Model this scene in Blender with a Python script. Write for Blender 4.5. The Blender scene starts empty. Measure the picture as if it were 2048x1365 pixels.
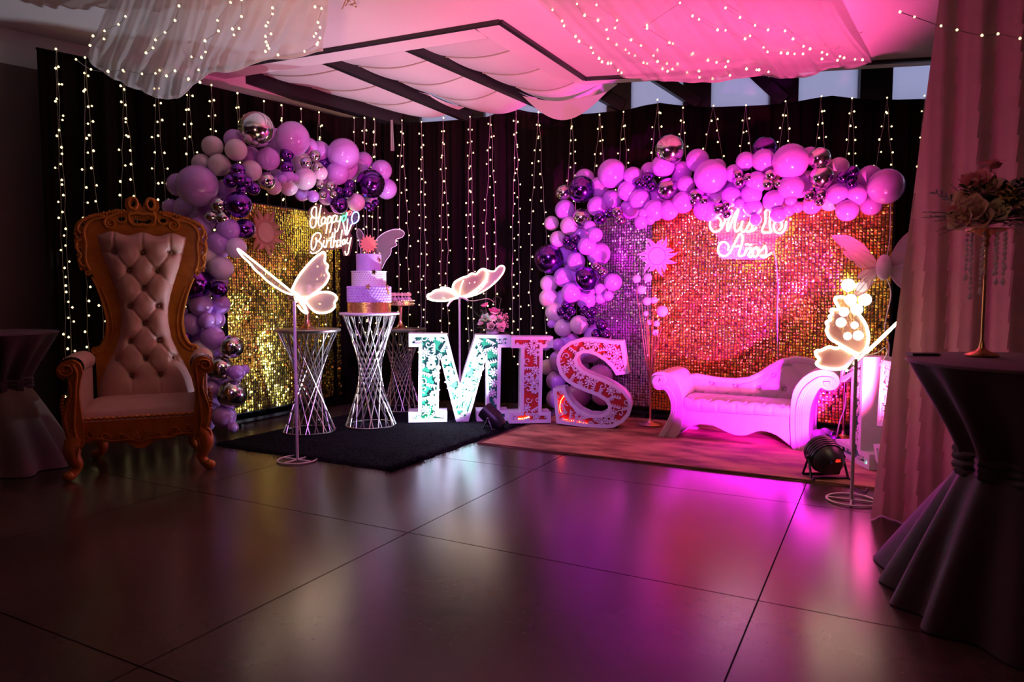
import bpy, math, random
import numpy as np
from mathutils import Vector, Matrix, noise
from mathutils.geometry import tessellate_polygon
random.seed(7)
SC = bpy.context.scene
COL = SC.collection
V = Vector
R = math.radians
PI = math.pi

# ------------------------------------------------------------------ camera
H = 1.3; FPX = 1403.0; YAW = R(27.9); PITCH = math.atan(92.5/FPX)
cam = bpy.data.cameras.new('camera'); camo = bpy.data.objects.new('camera', cam); COL.objects.link(camo)
cam.sensor_width = 36.0; cam.lens = 36.0*FPX/2048.0; cam.clip_start = 0.02
camo.location = (0, 0, H); camo.rotation_euler = (PI/2-PITCH, 0, YAW)
cam.dof.use_dof = True; cam.dof.focus_distance = 6.4; cam.dof.aperture_fstop = 3.2
SC.camera = camo

# ------------------------------------------------------------------ world: dusk behind the clerestory windows
W = bpy.data.worlds.new('dusk'); SC.world = W; W.use_nodes = True
W.node_tree.nodes['Background'].inputs[0].default_value = (0.37, 0.37, 0.52, 1)
W.node_tree.nodes['Background'].inputs[1].default_value = 3.6

def spot(name, loc, target, col, power, size, blend=0.8, radius=0.08):
    l = bpy.data.lights.new(name, 'SPOT'); l.color = col; l.energy = power
    l.spot_size = R(size); l.spot_blend = blend; l.shadow_soft_size = radius
    o = bpy.data.objects.new(name, l); COL.objects.link(o); o.location = loc
    o.rotation_euler = (V(target)-V(loc)).to_track_quat('-Z', 'Y').to_euler()
    return o
# stage lamps of the hall out of view, and two added fill spots
spot('added_spot_pink', (0.02, 5.22, 0.30), (-2.3, 7.2, 3.1), (1.0, 0.08, 0.36), 1000, 90, 0.6, 0.06)  # unseen added lamp, low behind the floor light, pinks the ceiling and tulle
spot('stage_spot_rose', (-1.0, -0.5, 1.2), (-3.2, 4.6, 3.6), (1.0, 0.44, 0.36), 1150, 40, 1.0, 0.3)
spot('stage_spot_violet', (-1.0, 0.6, 3.3), (-3.9, 6.0, 1.2), (0.60, 0.20, 1.0), 1150, 44, 1.0, 0.15)
spot('stage_spot_magenta', (-2.6, 0.3, 1.85), (-1.60, 7.15, 1.95), (1.0, 0.10, 0.80), 820, 26, 0.9, 0.22)
spot('added_spot_warm', (-1.2, -1.6, 3.0), (0.75, 3.9, 1.55), (1.0, 0.46, 0.26), 60, 26, 1.0, 0.2)  # unseen added lamp that lifts the plum table and its flowers
spot('stage_spot_amber', (-3.6, 0.6, 3.2), (-4.9, 3.4, 1.2), (1.0, 0.30, 0.20), 9, 40, 1.0, 0.3)

SC.view_settings.view_transform = 'Standard'; SC.view_settings.look = 'None'
SC.view_settings.gamma = 1.0; SC.view_settings.use_curve_mapping = False
SC.view_settings.exposure = 0.0
SC.cycles.sample_clamp_indirect = 6.0
SC.cycles.max_bounces = 8; SC.cycles.transparent_max_bounces = 16; SC.cycles.diffuse_bounces = 3

# ------------------------------------------------------------------ where a point of the room stands
_f = V((-math.sin(YAW)*math.cos(PITCH), math.cos(YAW)*math.cos(PITCH), -math.sin(PITCH)))
_r = V((math.cos(YAW), math.sin(YAW), 0)); _u = _r.cross(_f)
O0 = V((0, 0, H))
def ray(px, py): return _f + _r*((px-1024)/FPX) + _u*(-(py-682.5)/FPX)
def at(px, py, d): return O0 + ray(px, py)*d
def pln(px, py, p0, n):
    d = ray(px, py); n = V(n); return O0 + d*((V(p0)-O0).dot(n)/d.dot(n))
def flo(px, py, z=0.0): return pln(px, py, (0, 0, z), (0, 0, 1))
def onX(px, py, x): return pln(px, py, (x, 0, 0), (1, 0, 0))
def onY(px, py, y): return pln(px, py, (0, y, 0), (0, 1, 0))
def dep(p): return (V(p)-O0).dot(_f)

# ------------------------------------------------------------------ mesh collecting
class MB:
    def __init__(s): s.v = []; s.f = []
    def add(s, vs, fs):
        n = len(s.v); s.v += [tuple(p) for p in vs]; s.f += [tuple(i+n for i in f) for f in fs]; return s
    def box(s, c, size, rz=0.0, mat=None):
        hx, hy, hz = size[0]/2, size[1]/2, size[2]/2; c = V(c); cs, sn = math.cos(rz), math.sin(rz)
        vs = []
        for x, y, z in ((-1,-1,-1),(1,-1,-1),(1,1,-1),(-1,1,-1),(-1,-1,1),(1,-1,1),(1,1,1),(-1,1,1)):
            x *= hx; y *= hy; z *= hz
            vs.append(c + V((x*cs-y*sn, x*sn+y*cs, z)))
        return s.add(vs, [(0,3,2,1),(4,5,6,7),(0,1,5,4),(1,2,6,5),(2,3,7,6),(3,0,4,7)])
    def beam(s, a, b, w, h, up=(0,0,1)):
        a = V(a); b = V(b); t = (b-a).normalized(); sd = t.cross(V(up)).normalized()*w/2; u = sd.cross(t).normalized()*h/2
        vs = [a-sd-u, a+sd-u, a+sd+u, a-sd+u, b-sd-u, b+sd-u, b+sd+u, b-sd+u]
        return s.add(vs, [(0,1,2,3),(7,6,5,4),(0,4,5,1),(1,5,6,2),(2,6,7,3),(3,7,4,0)])
    def tube(s, pts, r, n=8, closed=False):
        pts = [V(p) for p in pts]; m = len(pts)
        if m < 2: return s
        rs = r if isinstance(r, (list, tuple)) else [r]*m
        tang = []
        for i in range(m):
            if closed: t = pts[(i+1) % m]-pts[i-1]
            else: t = pts[min(i+1, m-1)]-pts[max(i-1, 0)]
            if t.length < 1e-9: t = V((0, 0, 1))
            tang.append(t.normalized())
        a = V((0, 0, 1)) if abs(tang[0].z) < 0.9 else V((1, 0, 0))
        nrm = (a - tang[0]*a.dot(tang[0])).normalized()
        vs = []
        for i in range(m):
            nrm = nrm - tang[i]*nrm.dot(tang[i])
            if nrm.length < 1e-6: nrm = tang[i].orthogonal()
            nrm.normalize(); b = tang[i].cross(nrm)
            for k in range(n):
                ph = 2*PI*k/n; vs.append(pts[i] + (nrm*math.cos(ph)+b*math.sin(ph))*rs[i])
        fs = []
        for i in range(m if closed else m-1):
            j = (i+1) % m
            for k in range(n):
                k2 = (k+1) % n; fs.append((i*n+k, i*n+k2, j*n+k2, j*n+k))
        if not closed:
            fs.append(tuple(range(n-1, -1, -1))); fs.append(tuple((m-1)*n+k for k in range(n)))
        return s.add(vs, fs)
    def lathe(s, prof, n=24, mat=None, cap=True, wob=None):
        mat = mat or Matrix(); vs = []
        for i, (r, z) in enumerate(prof):
            for k in range(n):
                ph = 2*PI*k/n; rr = r*(wob(ph, i) if wob else 1.0)
                vs.append(mat @ V((rr*math.cos(ph), rr*math.sin(ph), z)))
        fs = []
        for i in range(len(prof)-1):
            for k in range(n):
                k2 = (k+1) % n; fs.append((i*n+k, i*n+k2, (i+1)*n+k2, (i+1)*n+k))
        if cap:
            if prof[0][0] > 1e-6: fs.append(tuple(range(n-1, -1, -1)))
            if prof[-1][0] > 1e-6: fs.append(tuple((len(prof)-1)*n+k for k in range(n)))
        return s.add(vs, fs)
    def ball(s, c, r, n=12, sc=(1,1,1), rot=None):
        m = Matrix.Translation(V(c)) @ (rot.to_4x4() if rot else Matrix()) @ Matrix.Diagonal((sc[0]*r, sc[1]*r, sc[2]*r, 1))
        k = max(4, n//2)
        return s.lathe([(max(1e-4, math.sin(PI*i/k)), -math.cos(PI*i/k)) for i in range(k+1)], n, m, cap=False)
    def prism(s, outer, fr, depth, holes=(), smooth_side=False):
        """outer, holes: 2D loops; fr = (origin, ex, ey); depth: vector to the back face"""
        o, ex, ey = V(fr[0]), V(fr[1]), V(fr[2]); depth = V(depth)
        loops = [list(outer)] + [list(h) for h in holes]
        flat = [p for l in loops for p in l]; n = len(flat)
        tris = tessellate_polygon([[V((p[0], p[1], 0)) for p in l] for l in loops])
        front = [o+ex*p[0]+ey*p[1] for p in flat]; back = [p+depth for p in front]
        fs = []; nn = ex.cross(ey); want = depth.dot(nn) < 0
        for t in tris:
            a, b, c = [V(flat[i]) for i in t]
            ccw = ((b-a).x*(c-a).y-(b-a).y*(c-a).x) > 0
            t = tuple(t) if ccw == want else tuple(reversed(t))
            fs.append(t); fs.append(tuple(i+n for i in reversed(t)))
        k = 0
        for li, l in enumerate(loops):
            m = len(l)
            ar = sum(l[i][0]*l[(i+1) % m][1]-l[(i+1) % m][0]*l[i][1] for i in range(m))
            flip = ((ar > 0) == (li == 0)) == want
            for i in range(m):
                j = (i+1) % m; q = (k+i, k+j, k+j+n, k+i+n)
                fs.append(tuple(reversed(q)) if flip else q)
            k += m
        return s.add(front+back, fs)
    def grid(s, nu, nv, fn, closed_u=False):
        vs = [fn(i/(nu if closed_u else nu-1), j/(nv-1)) for j in range(nv) for i in range(nu)]
        fs = []
        for j in range(nv-1):
            for i in range(nu if closed_u else nu-1):
                i2 = (i+1) % nu; fs.append((j*nu+i, j*nu+i2, (j+1)*nu+i2, (j+1)*nu+i))
        return s.add(vs, fs)
    def mesh(s, name, mat, smooth=False, off=(0,0,0)):
        me = bpy.data.meshes.new(name); o = V(off)
        me.from_pydata([(x-o.x, y-o.y, z-o.z) for x, y, z in s.v], [], s.f)
        me.materials.append(mat)
        if smooth:
            me.polygons.foreach_set('use_smooth', [True]*len(me.polygons))
            if smooth != 'all': me.set_sharp_from_angle(angle=R(40))
        me.update(); return me
    def build(s, name, mat, parent=None, smooth=False, off=(0,0,0), label=None, kind=None):
        o = bpy.data.objects.new(name, s.mesh(name, mat, smooth, off)); COL.objects.link(o)
        if parent: o.parent = parent
        if label: o['label'] = label
        if kind: o['kind'] = kind
        return o

def thing(name, label, cat, loc=(0,0,0), rz=0.0, group=None):
    o = bpy.data.objects.new(name, None); COL.objects.link(o); o.empty_display_size = 0.1
    o.location = loc; o.rotation_euler = (0, 0, rz); o['label'] = label; o['category'] = cat
    if group: o['group'] = group
    return o
def tag(o, label, cat, group=None):
    o['label'] = label; o['category'] = cat
    if group: o['group'] = group
    return o
def struct(o): o['kind'] = 'structure'; return o
def linked(name, me, parent, mat=None, label=None):
    o = bpy.data.objects.new(name, me); COL.objects.link(o); o.parent = parent
    if mat is not None: o.matrix_local = mat
    if label: o['label'] = label
    return o
def spline(pts, k=5, closed=False):
    pts = [V(p) for p in pts]; m = len(pts); out = []
    for i in range(m if closed else m-1):
        if closed: p0, p1, p2, p3 = pts[i-1], pts[i], pts[(i+1) % m], pts[(i+2) % m]
        else: p0, p1, p2, p3 = pts[max(i-1,0)], pts[i], pts[i+1], pts[min(i+2,m-1)]
        for q in range(k):
            t = q/k; out.append(0.5*((2*p1)+(p2-p0)*t+(2*p0-5*p1+4*p2-p3)*t*t+(3*p1-p0-3*p2+p3)*t**3))
    if not closed: out.append(pts[-1])
    return out
def interp(x, tab):
    if x <= tab[0][0]: return tab[0][1]
    for (a, b), (c, d) in zip(tab, tab[1:]):
        if x <= c: return b+(d-b)*(x-a)/(c-a)
    return tab[-1][1]

# ------------------------------------------------------------------ materials
def mat(name, col, rough=0.5, metal=0.0, emit=None, es=0.0, col2=None, scale=8.0, bump=0.0, bscale=60.0, sheen=0.0,
        coat=0.0, trans=0.0, transl=0.0, alpha_tint=None, island=None, detail=3.0, spec=None, stretch=None):
    m = bpy.data.materials.new(name); m.use_nodes = True; nt = m.node_tree; N = nt.nodes; L = nt.links
    b = N['Principled BSDF']; b.inputs['Roughness'].default_value = rough; b.inputs['Metallic'].default_value = metal
    b.inputs['Base Color'].default_value = (*col, 1)
    if spec is not None: b.inputs['Specular IOR Level'].default_value = spec
    if sheen: b.inputs['Sheen Weight'].default_value = sheen
    if coat: b.inputs['Coat Weight'].default_value = coat; b.inputs['Coat Roughness'].default_value = 0.05
    if emit: b.inputs['Emission Color'].default_value = (*emit, 1); b.inputs['Emission Strength'].default_value = es
    tc = N.new('ShaderNodeTexCoord'); src = tc.outputs['Object']
    if stretch:
        mp = N.new('ShaderNodeMapping'); mp.inputs['Scale'].default_value = stretch; L.new(src, mp.inputs[0]); src = mp.outputs[0]
    if island:
        g = N.new('ShaderNodeNewGeometry'); cr = N.new('ShaderNodeValToRGB'); L.new(g.outputs['Random Per Island'], cr.inputs[0])
        e = cr.color_ramp.elements; e[0].color = (*island[0], 1); e[1].color = (*island[-1], 1)
        for i, c in enumerate(island[1:-1]):
            x = cr.color_ramp.elements.new((i+1)/(len(island)-1)); x.color = (*c, 1)
        cr.color_ramp.interpolation = 'CONSTANT' if len(island) > 3 else 'LINEAR'
        L.new(cr.outputs[0], b.inputs['Base Color'])
    elif col2 is None:
        col2 = tuple(min(1.0, c*0.93) for c in col)
    if col2 is not None and not island:
        nz = N.new('ShaderNodeTexNoise'); nz.inputs['Scale'].default_value = scale; nz.inputs['Detail'].default_value = detail; L.new(src, nz.inputs['Vector'])
        cr = N.new('ShaderNodeValToRGB'); cr.color_ramp.elements[0].color = (*col, 1); cr.color_ramp.elements[1].color = (*col2, 1)
        cr.color_ramp.elements[0].position = 0.38; cr.color_ramp.elements[1].position = 0.62
        L.new(nz.outputs['Fac'], cr.inputs[0]); L.new(cr.outputs[0], b.inputs['Base Color'])
    if bump:
        nb = N.new('ShaderNodeTexNoise'); nb.inputs['Scale'].default_value = bscale; nb.inputs['Detail'].default_value = 4; L.new(src, nb.inputs['Vector'])
        bp = N.new('ShaderNodeBump'); bp.inputs['Strength'].default_value = bump; bp.inputs['Distance'].default_value = 0.01
        L.new(nb.outputs['Fac'], bp.inputs['Height']); L.new(bp.outputs[0], b.inputs['Normal'])
    out = N['Material Output']; sh = b.outputs[0]
    if transl:
        t = N.new('ShaderNodeBsdfTranslucent'); t.inputs[0].default_value = (*col, 1); mx = N.new('ShaderNodeMixShader'); mx.inputs[0].default_value = transl
        L.new(sh, mx.inputs[1]); L.new(t.outputs[0], mx.inputs[2]); sh = mx.outputs[0]
    if trans:
        t = N.new('ShaderNodeBsdfTransparent'); t.inputs[0].default_value = (*(alpha_tint or (1,1,1)), 1); mx = N.new('ShaderNodeMixShader'); mx.inputs[0].default_value = trans
        L.new(sh, mx.inputs[1]); L.new(t.outputs[0], mx.inputs[2]); sh = mx.outputs[0]
    L.new(sh, out.inputs[0])
    return m

M_concrete = mat('polished_concrete', (0.075,0.050,0.038), 0.2, col2=(0.055,0.036,0.027), scale=2.2, bump=0.015, bscale=30, detail=8)
def _speck():
    nt = M_concrete.node_tree; N = nt.nodes; L = nt.links; b = N['Principled BSDF']
    tc = [n for n in N if n.type == 'TEX_COORD'][0]
    vz = N.new('ShaderNodeTexNoise'); vz.inputs['Scale'].default_value = 34; vz.inputs['Detail'].default_value = 6; vz.inputs['Roughness'].default_value = 0.7
    L.new(tc.outputs['Object'], vz.inputs['Vector'])
    cr = N.new('ShaderNodeValToRGB'); cr.color_ramp.elements[0].position = 0.60; cr.color_ramp.elements[1].position = 0.70
    cr.color_ramp.elements[0].color = (1,1,1,1); cr.color_ramp.elements[1].color = (0.35,0.32,0.3,1)
    L.new(vz.outputs['Fac'], cr.inputs[0])
    mx = N.new('ShaderNodeMixRGB'); mx.blend_type = 'MULTIPLY'; mx.inputs[0].default_value = 0.55
    old = b.inputs['Base Color'].links[0].from_socket
    L.new(old, mx.inputs[1]); L.new(cr.outputs[0], mx.inputs[2]); L.new(mx.outputs[0], b.inputs['Base Color'])
    mr = N.new('ShaderNodeMapRange'); mr.inputs[1].default_value = 0.35; mr.inputs[2].default_value = 0.7; mr.inputs[3].default_value = 0.21; mr.inputs[4].default_value = 0.25
    L.new(vz.outputs['Fac'], mr.inputs[0]); L.new(mr.outputs[0], b.inputs['Roughness'])
_speck()
M_subfloor = mat('joint_mortar', (0.03,0.028,0.026), 0.8)
M_white = mat('white_paint', (0.80,0.77,0.74), 0.55, col2=(0.76,0.73,0.70), scale=1.2)
M_wall = mat('wall_plaster', (0.22,0.145,0.125), 0.85, col2=(0.19,0.125,0.11), scale=1.5, bump=0.05)
M_black = mat('black_steel', (0.012,0.011,0.013), 0.45)
M_blackcloth = mat('black_voile', (0.007,0.005,0.005), 0.9, col2=(0.013,0.009,0.008), scale=5, spec=0.0, stretch=(1,1,0.1))
M_frost = mat('frosted_glass', (0.8,0.82,0.9), 0.35, transl=0.75)
M_tulle = mat('white_tulle', (0.83,0.79,0.76), 0.8, trans=0.30, transl=0.4)
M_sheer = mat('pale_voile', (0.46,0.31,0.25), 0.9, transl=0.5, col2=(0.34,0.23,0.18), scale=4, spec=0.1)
M_panelcloth = mat('roof_fabric', (0.82,0.79,0.78), 0.8, transl=0.25, col2=(0.78,0.75,0.74), scale=2)
M_blackshag = mat('black_shag', (0.005,0.005,0.008), 1.0, col2=(0.010,0.009,0.013), scale=70, spec=0.05)
M_pinkrug = mat('rose_velvet', (0.52,0.26,0.14), 0.9, col2=(0.15,0.055,0.028), scale=4.2, detail=6, bump=0.4, bscale=180, stretch=(0.55,1.2,1))
M_lav = mat('lavender_latex', (0.62,0.30,0.84), 0.22, col2=(0.59,0.28,0.81), coat=0.3)
M_pearl = mat('pearl_latex', (0.80,0.62,0.73), 0.25, col2=(0.77,0.59,0.70), coat=0.3)
M_chp = mat('purple_chrome', (0.24,0.06,0.46), 0.14, 1.0, col2=(0.21,0.05,0.43))
M_chs = mat('silver_chrome', (0.74,0.70,0.72), 0.13, 1.0)
M_chl = mat('mauve_chrome', (0.62,0.40,0.70), 0.15, 1.0)
M_gold_seq = mat('gold_sequin', (1,0.7,0.2), 0.23, 1.0, island=[(1,0.66,0.10),(0.98,0.56,0.07),(1,0.72,0.14),(1,0.50,0.08)])
M_gold_seq2 = mat('lemon_gold_sequin', (1,0.8,0.15), 0.22, 1.0, island=[(0.98,0.82,0.12),(0.92,0.74,0.08),(1,0.86,0.18),(0.85,0.62,0.08)])
M_silver_seq = mat('silver_sequin', (0.85,0.83,0.86), 0.22, 1.0, island=[(0.85,0.83,0.88),(0.75,0.72,0.80),(0.9,0.88,0.9)])
M_backing = mat('clear_backing', (0.05,0.04,0.03), 0.4)
M_neonw = mat('warm_neon', (1,0.95,0.85), 0.4, emit=(1.0,0.78,0.50), es=11.0)
M_neonh = mat('sign_neon', (1,0.95,0.85), 0.4, emit=(1.0,0.82,0.55), es=3.6)
M_neonc = mat('white_neon', (1,0.95,0.9), 0.4, emit=(1.0,0.84,0.82), es=6.5)
M_neong = mat('green_neon', (0.1,0.9,0.4), 0.4, emit=(0.05,1.0,0.35), es=6.0)
M_neonr = mat('red_neon', (0.9,0.1,0.1), 0.4, emit=(1.0,0.06,0.06), es=6.0)
M_neonb = mat('blue_neon', (0.2,0.3,1.0), 0.4, emit=(0.18,0.35,1.0), es=8.0)
M_bulb = mat('warm_bulb', (1,0.9,0.6), 0.4, emit=(1.0,0.74,0.33), es=3.0)
M_globe = mat('lit_globe', (1,0.97,0.92), 0.4, emit=(1.0,0.92,0.82), es=2.6)
M_wire = mat('clear_wire', (0.42,0.38,0.33), 0.4)
M_acry = mat('clear_acrylic', (0.95,0.80,0.68), 0.25, trans=0.68, transl=0.5)
M_plate = mat('sign_acrylic', (0.30,0.15,0.17), 0.15, trans=0.66)
M_stand = mat('white_enamel', (0.80,0.74,0.74), 0.35)
M_goldpaint = mat('antique_gold_paint', (0.52,0.19,0.018), 0.42, 0.25, col2=(0.42,0.14,0.012), scale=14, bump=0.15, bscale=90)
M_leather = mat('cream_leather', (0.56,0.33,0.28), 0.48, col2=(0.52,0.30,0.25), scale=9, bump=0.08, bscale=220)
M_button = mat('brown_button', (0.18,0.09,0.06), 0.5)
M_sofa = mat('white_leather', (0.66,0.58,0.62), 0.40, col2=(0.62,0.54,0.58), scale=9, bump=0.06, bscale=200)
M_letter = mat('letter_white', (0.76,0.70,0.78), 0.42)
M_green = mat('green_panel', (0.0,0.17,0.08), 0.5)
M_red = mat('red_panel', (0.50,0.02,0.008), 0.5)
M_ledg = mat('green_led', (0.2,1,0.6), 0.4, emit=(0.10,1.0,0.50), es=14)
M_ledr = mat('red_led', (1,0.2,0.1), 0.4, emit=(1.0,0.08,0.03), es=18)
M_ledo = mat('amber_led', (1,0.6,0.2), 0.4, emit=(1.0,0.45,0.12), es=14)
M_dispr = mat('red_display', (0.6,0.02,0.02), 0.4, emit=(1.0,0.03,0.015), es=1.2)
M_chrome = mat('satin_chrome', (0.80,0.78,0.76), 0.22, 1.0)
M_darkchrome = mat('brushed_steel', (0.52,0.48,0.46), 0.3, 1.0)
M_gold = mat('polished_gold', (0.90,0.56,0.20), 0.2, 1.0)
M_rosegold = mat('rose_gold', (0.86,0.50,0.36), 0.25, 1.0)
M_plastic = mat('black_plastic', (0.010,0.010,0.011), 0.38)
M_cable = mat('white_cable', (0.75,0.7,0.72), 0.4)
M_cableb = mat('black_cable', (0.012,0.012,0.012), 0.5)
M_plum = mat('plum_velvet', (0.060,0.020,0.040), 0.62, col2=(0.045,0.015,0.030), scale=6, sheen=0.15, stretch=(1,1,0.3))
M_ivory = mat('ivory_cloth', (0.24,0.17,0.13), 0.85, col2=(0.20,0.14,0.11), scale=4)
M_cakel = mat('lilac_fondant', (0.60,0.42,0.70), 0.45)
M_cakew = mat('white_fondant', (0.86,0.80,0.80), 0.45)
M_ruffle = mat('lilac_rosette_cream', (0.55,0.36,0.68), 0.5, col2=(0.62,0.44,0.74), scale=30)
M_glitter = mat('gold_glitter', (0.85,0.55,0.20), 0.3, 0.9, island=[(1.0,0.72,0.3),(0.6,0.35,0.12),(0.9,0.5,0.2),(0.75,0.5,0.3)])
M_orange = mat('orange_card', (0.95,0.32,0.12), 0.5)
M_wingf = mat('iridescent_film', (0.88,0.62,0.72), 0.25, trans=0.42, transl=0.5, col2=(0.72,0.66,0.86), scale=6)
M_cakewing = mat('glitter_film', (0.45,0.34,0.36), 0.3, trans=0.6, transl=0.4)
M_leaf = mat('dark_leaf', (0.035,0.06,0.03), 0.5, col2=(0.05,0.085,0.035), scale=20)
M_rose = mat('pink_petal', (0.85,0.26,0.38), 0.5, col2=(0.80,0.28,0.40), scale=20)
M_blush = mat('blush_petal', (0.92,0.66,0.58), 0.5, col2=(0.88,0.56,0.50), scale=20)
M_cream = mat('cream_petal', (0.90,0.80,0.62), 0.5)
M_yellow = mat('yellow_petal', (0.95,0.70,0.28), 0.5)
M_pinkcream = mat('pink_frosting', (0.72,0.42,0.60), 0.5)
M_peachtop = mat('peach_topper', (0.85,0.55,0.40), 0.5)
M_crystal = mat('crystal_bead', (0.9,0.85,0.9), 0.05, trans=0.35, spec=0.9)
M_copper = mat('copper_card', (0.62,0.30,0.17), 0.38, 0.5)
M_copperlt = mat('pale_copper_disc', (0.75,0.50,0.30), 0.35, 0.4)
M_pinksun = mat('pink_card', (0.85,0.52,0.80), 0.45)

# ------------------------------------------------------------------ the room
CRN = V((-5.454, 6.938, 0)); BDIR = V((1, 0.306, 0)).normalized(); LDIR = V((-0.285, -0.958, 0)).normalized()
BN = V((0.306, -1, 0)).normalized(); LN = V((0.958, -0.285, 0)).normalized()      # both point into the room
fl = MB(); fl.box((-1.9, 3.2, -0.09), (13.6, 14.6, 0.04)); floor = struct(fl.build('floor', M_subfloor))
xs = [-2.263+1.828*i for i in range(-3, 5)]; ys = [3.06+1.57*i for i in range(-4, 5)]
for i in range(len(xs)-1):
    for j in range(len(ys)-1):
        MB().box(((xs[i]+xs[i+1])/2, (ys[j]+ys[j+1])/2, -0.035), (1.828-0.007, 1.57-0.007, 0.07)).build('floor_slab', M_concrete, floor)

def wall(name, a, b, n, z0, z1, th=0.12, m=None):
    a = V(a); b = V(b); c = (a+b)/2 - V(n)*th/2
    return struct(MB().box((c.x, c.y, (z0+z1)/2), ((b-a).length, th, z1-z0), math.atan2((b-a).y, (b-a).x)).build(name, m or M_wall))
LW = CRN - LN*0.16 - BN*0.22
wall('wall_left', LW, LW + LDIR*11.6, LN, 0, 3.30)
wall('trim_30', LW, LW + LDIR*11.6, LN, 3.301, 4.15, 0.12, M_white)
wall('wall_back', LW, LW + BDIR*10.6, BN, 0, 3.22)
wall('wall_front', (5.2, -3.4, 0), (-9.2, -3.4, 0), (0, 1, 0), 0, 4.15)
wall('wall_right', (4.6, -3.4, 0), (4.6, 10.2, 0), (-1, 0, 0), 0, 4.15)
struct(MB().box((-1.9, 3.2, 4.2), (14.0, 14.8, 0.08)).build('roof', M_black))
# posts and clerestory windows above the curtain
def bw(px, py, off=0.0): return pln(px, py, CRN + BN*off, BN)
post_px = [(765,842), (920,970), (1214,1262), (1366,1421), (1538,1594), (1716,1780), (1935,1995)]
edges = []
for k, (a, b) in enumerate(post_px):
    pa = bw(a, 205, -0.14); pb = bw(b, 205, -0.14); pa.z = pb.z = 0
    c = (pa+pb)/2; w = (pb-pa).length
    struct(MB().box((c.x, c.y, 3.60), (w, 0.14, 1.10), math.atan2(BDIR.y, BDIR.x)).build('trim_%d' % (k+10), M_black)); edges.append((pa, pb))
edges.append((bw(2300, 205, -0.14), None))
for k in range(len(edges)-1):
    a = edges[k][1]; b = edges[k+1][0]; a = V((a.x, a.y, 0)); b = V((b.x, b.y, 0)); c = (a+b)/2 - BN*0.03; rz = math.atan2(BDIR.y, BDIR.x); w = (b-a).length
    f = MB(); f.box((c.x, c.y, 3.235), (w, 0.05, 0.03), rz); f.box((c.x, c.y, 4.135), (w, 0.05, 0.03), rz)
    wi = struct(f.build('window_%d' % (k+1), M_black))
    MB().box((c.x, c.y, 3.685), (w, 0.008, 0.87), rz).build('pane', M_frost, wi)

# ceiling: flat white boards with an opening, black shadow line, white border
ZC = 3.6
E0, E2, E3, E4 = V((-7.6, 4.90, 0)), V((-2.917, 5.295, 0)), V((-2.874, 7.08, 0)), V((4.55, 9.38, 0))
cl = MB(); cl.prism([(-9.4,-3.4), (4.6,-3.4), (4.6,9.38), (E4.x,E4.y), (E3.x,E3.y), (E2.x,E2.y), (E0.x,E0.y)], ((0,0,ZC), (1,0,0), (0,1,0)), (0,0,0.05))
struct(cl.build('ceiling', M_white))
def strip(name, a, b, off, w, z, h, m):
    t = (b-a).normalized(); n = V((-t.y, t.x, 0)); a2 = a+n*off; b2 = b+n*off
    return struct(MB().beam((a2.x,a2.y,z), (b2.x,b2.y,z), w, h).build(name, m))
strip('trim_1', E0, E2, 0.0, 0.045, ZC-0.006, 0.05, M_black)
strip('trim_2', E2, E3, 0.0, 0.045, ZC-0.006, 0.05, M_black)
strip('trim_3', E3, E4, 0.0, 0.045, ZC-0.006, 0.05, M_black)
strip('trim_4', E0, E2+V((-0.25,0,0)), 0.145, 0.24, ZC, 0.04, M_white)
strip('trim_5', E2+V((0,0.0,0)), E3, 0.145, 0.24, ZC, 0.04, M_white)
strip('trim_6', E3+V((-0.27,-0.06,0)), E4, 0.095, 0.15, ZC, 0.04, M_white)
# roof beams that end on the posts
def zat(px, py, z): return flo(px, py, z)
beams = [((400,128),(800,236),0.15,0.20), ((612,100),(940,236),0.07,0.12), ((796,80),(1088,210),0.075,0.12), ((1135,150),(1246,214),0.09,0.13),
         ((1300,145),(1398,208),0.09,0.13), ((1505,143),(1570,203),0.09,0.13)]
for k, (a, b, w, h) in enumerate(beams):
    p = zat(a[0], a[1], 3.74 if k < 3 else 3.80); q = bw(b[0], b[1], -0.05)
    struct(MB().beam(p, q, w, h).build('trim_%d' % (k+20), M_black))
# sagging fabric panels under the roof
def roofpanel(nl, nr, fl_, fr, sag, label):
    a = zat(*nl, 3.77); b = zat(*nr, 3.77); c = bw(*fl_, 0.12); d = bw(*fr, 0.12)
    def fn(u, v):
        p = (a*(1-u)+b*u)*(1-v) + (c*(1-u)+d*u)*v
        p.z -= sag*math.sin(PI*u)*(0.35+0.65*v) + 0.022*abs(math.sin(PI*v*4))**0.7
        return p
    o = thing('ceiling_fabric_panel', label, 'fabric', a)
    MB().grid(18, 33, fn).build('cloth', M_panelcloth, o, True, a)
    for q in (0.25, 0.5, 0.75):
        MB().tube([fn(i/14, q)+V((0,0,-0.008)) for i in range(15)], 0.006, 6).build('cord', M_wire, o, True, a)
roofpanel((425,120), (612,100), (800,222), (930,214), 0.10, 'sagging white fabric panel under the roof, the one nearest the wall beam')
roofpanel((630,98), (795,80), (942,216), (1076,196), 0.12, 'sagging white fabric panel between the two thin roof beams')
roofpanel((812,78), (1000,45), (1094,200), (1236,168), 0.13, 'sagging white fabric panel with a magenta patch beside the ceiling edge')
def lipfn(u, v):
    p = bw(1045+170*u, 206, 0.42); p.z = 3.50-0.15*math.sin(PI*min(1,max(0,u)))*(0.55+0.45*v)-0.16*v*math.sin(PI*u); p += BN*0.10*v*math.sin(PI*u); return p
tag(MB().grid(20, 8, lipfn).build('fabric_swag', M_panelcloth, None, True), 'loose curved end of white roof fabric hanging below the last panel', 'fabric')

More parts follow.
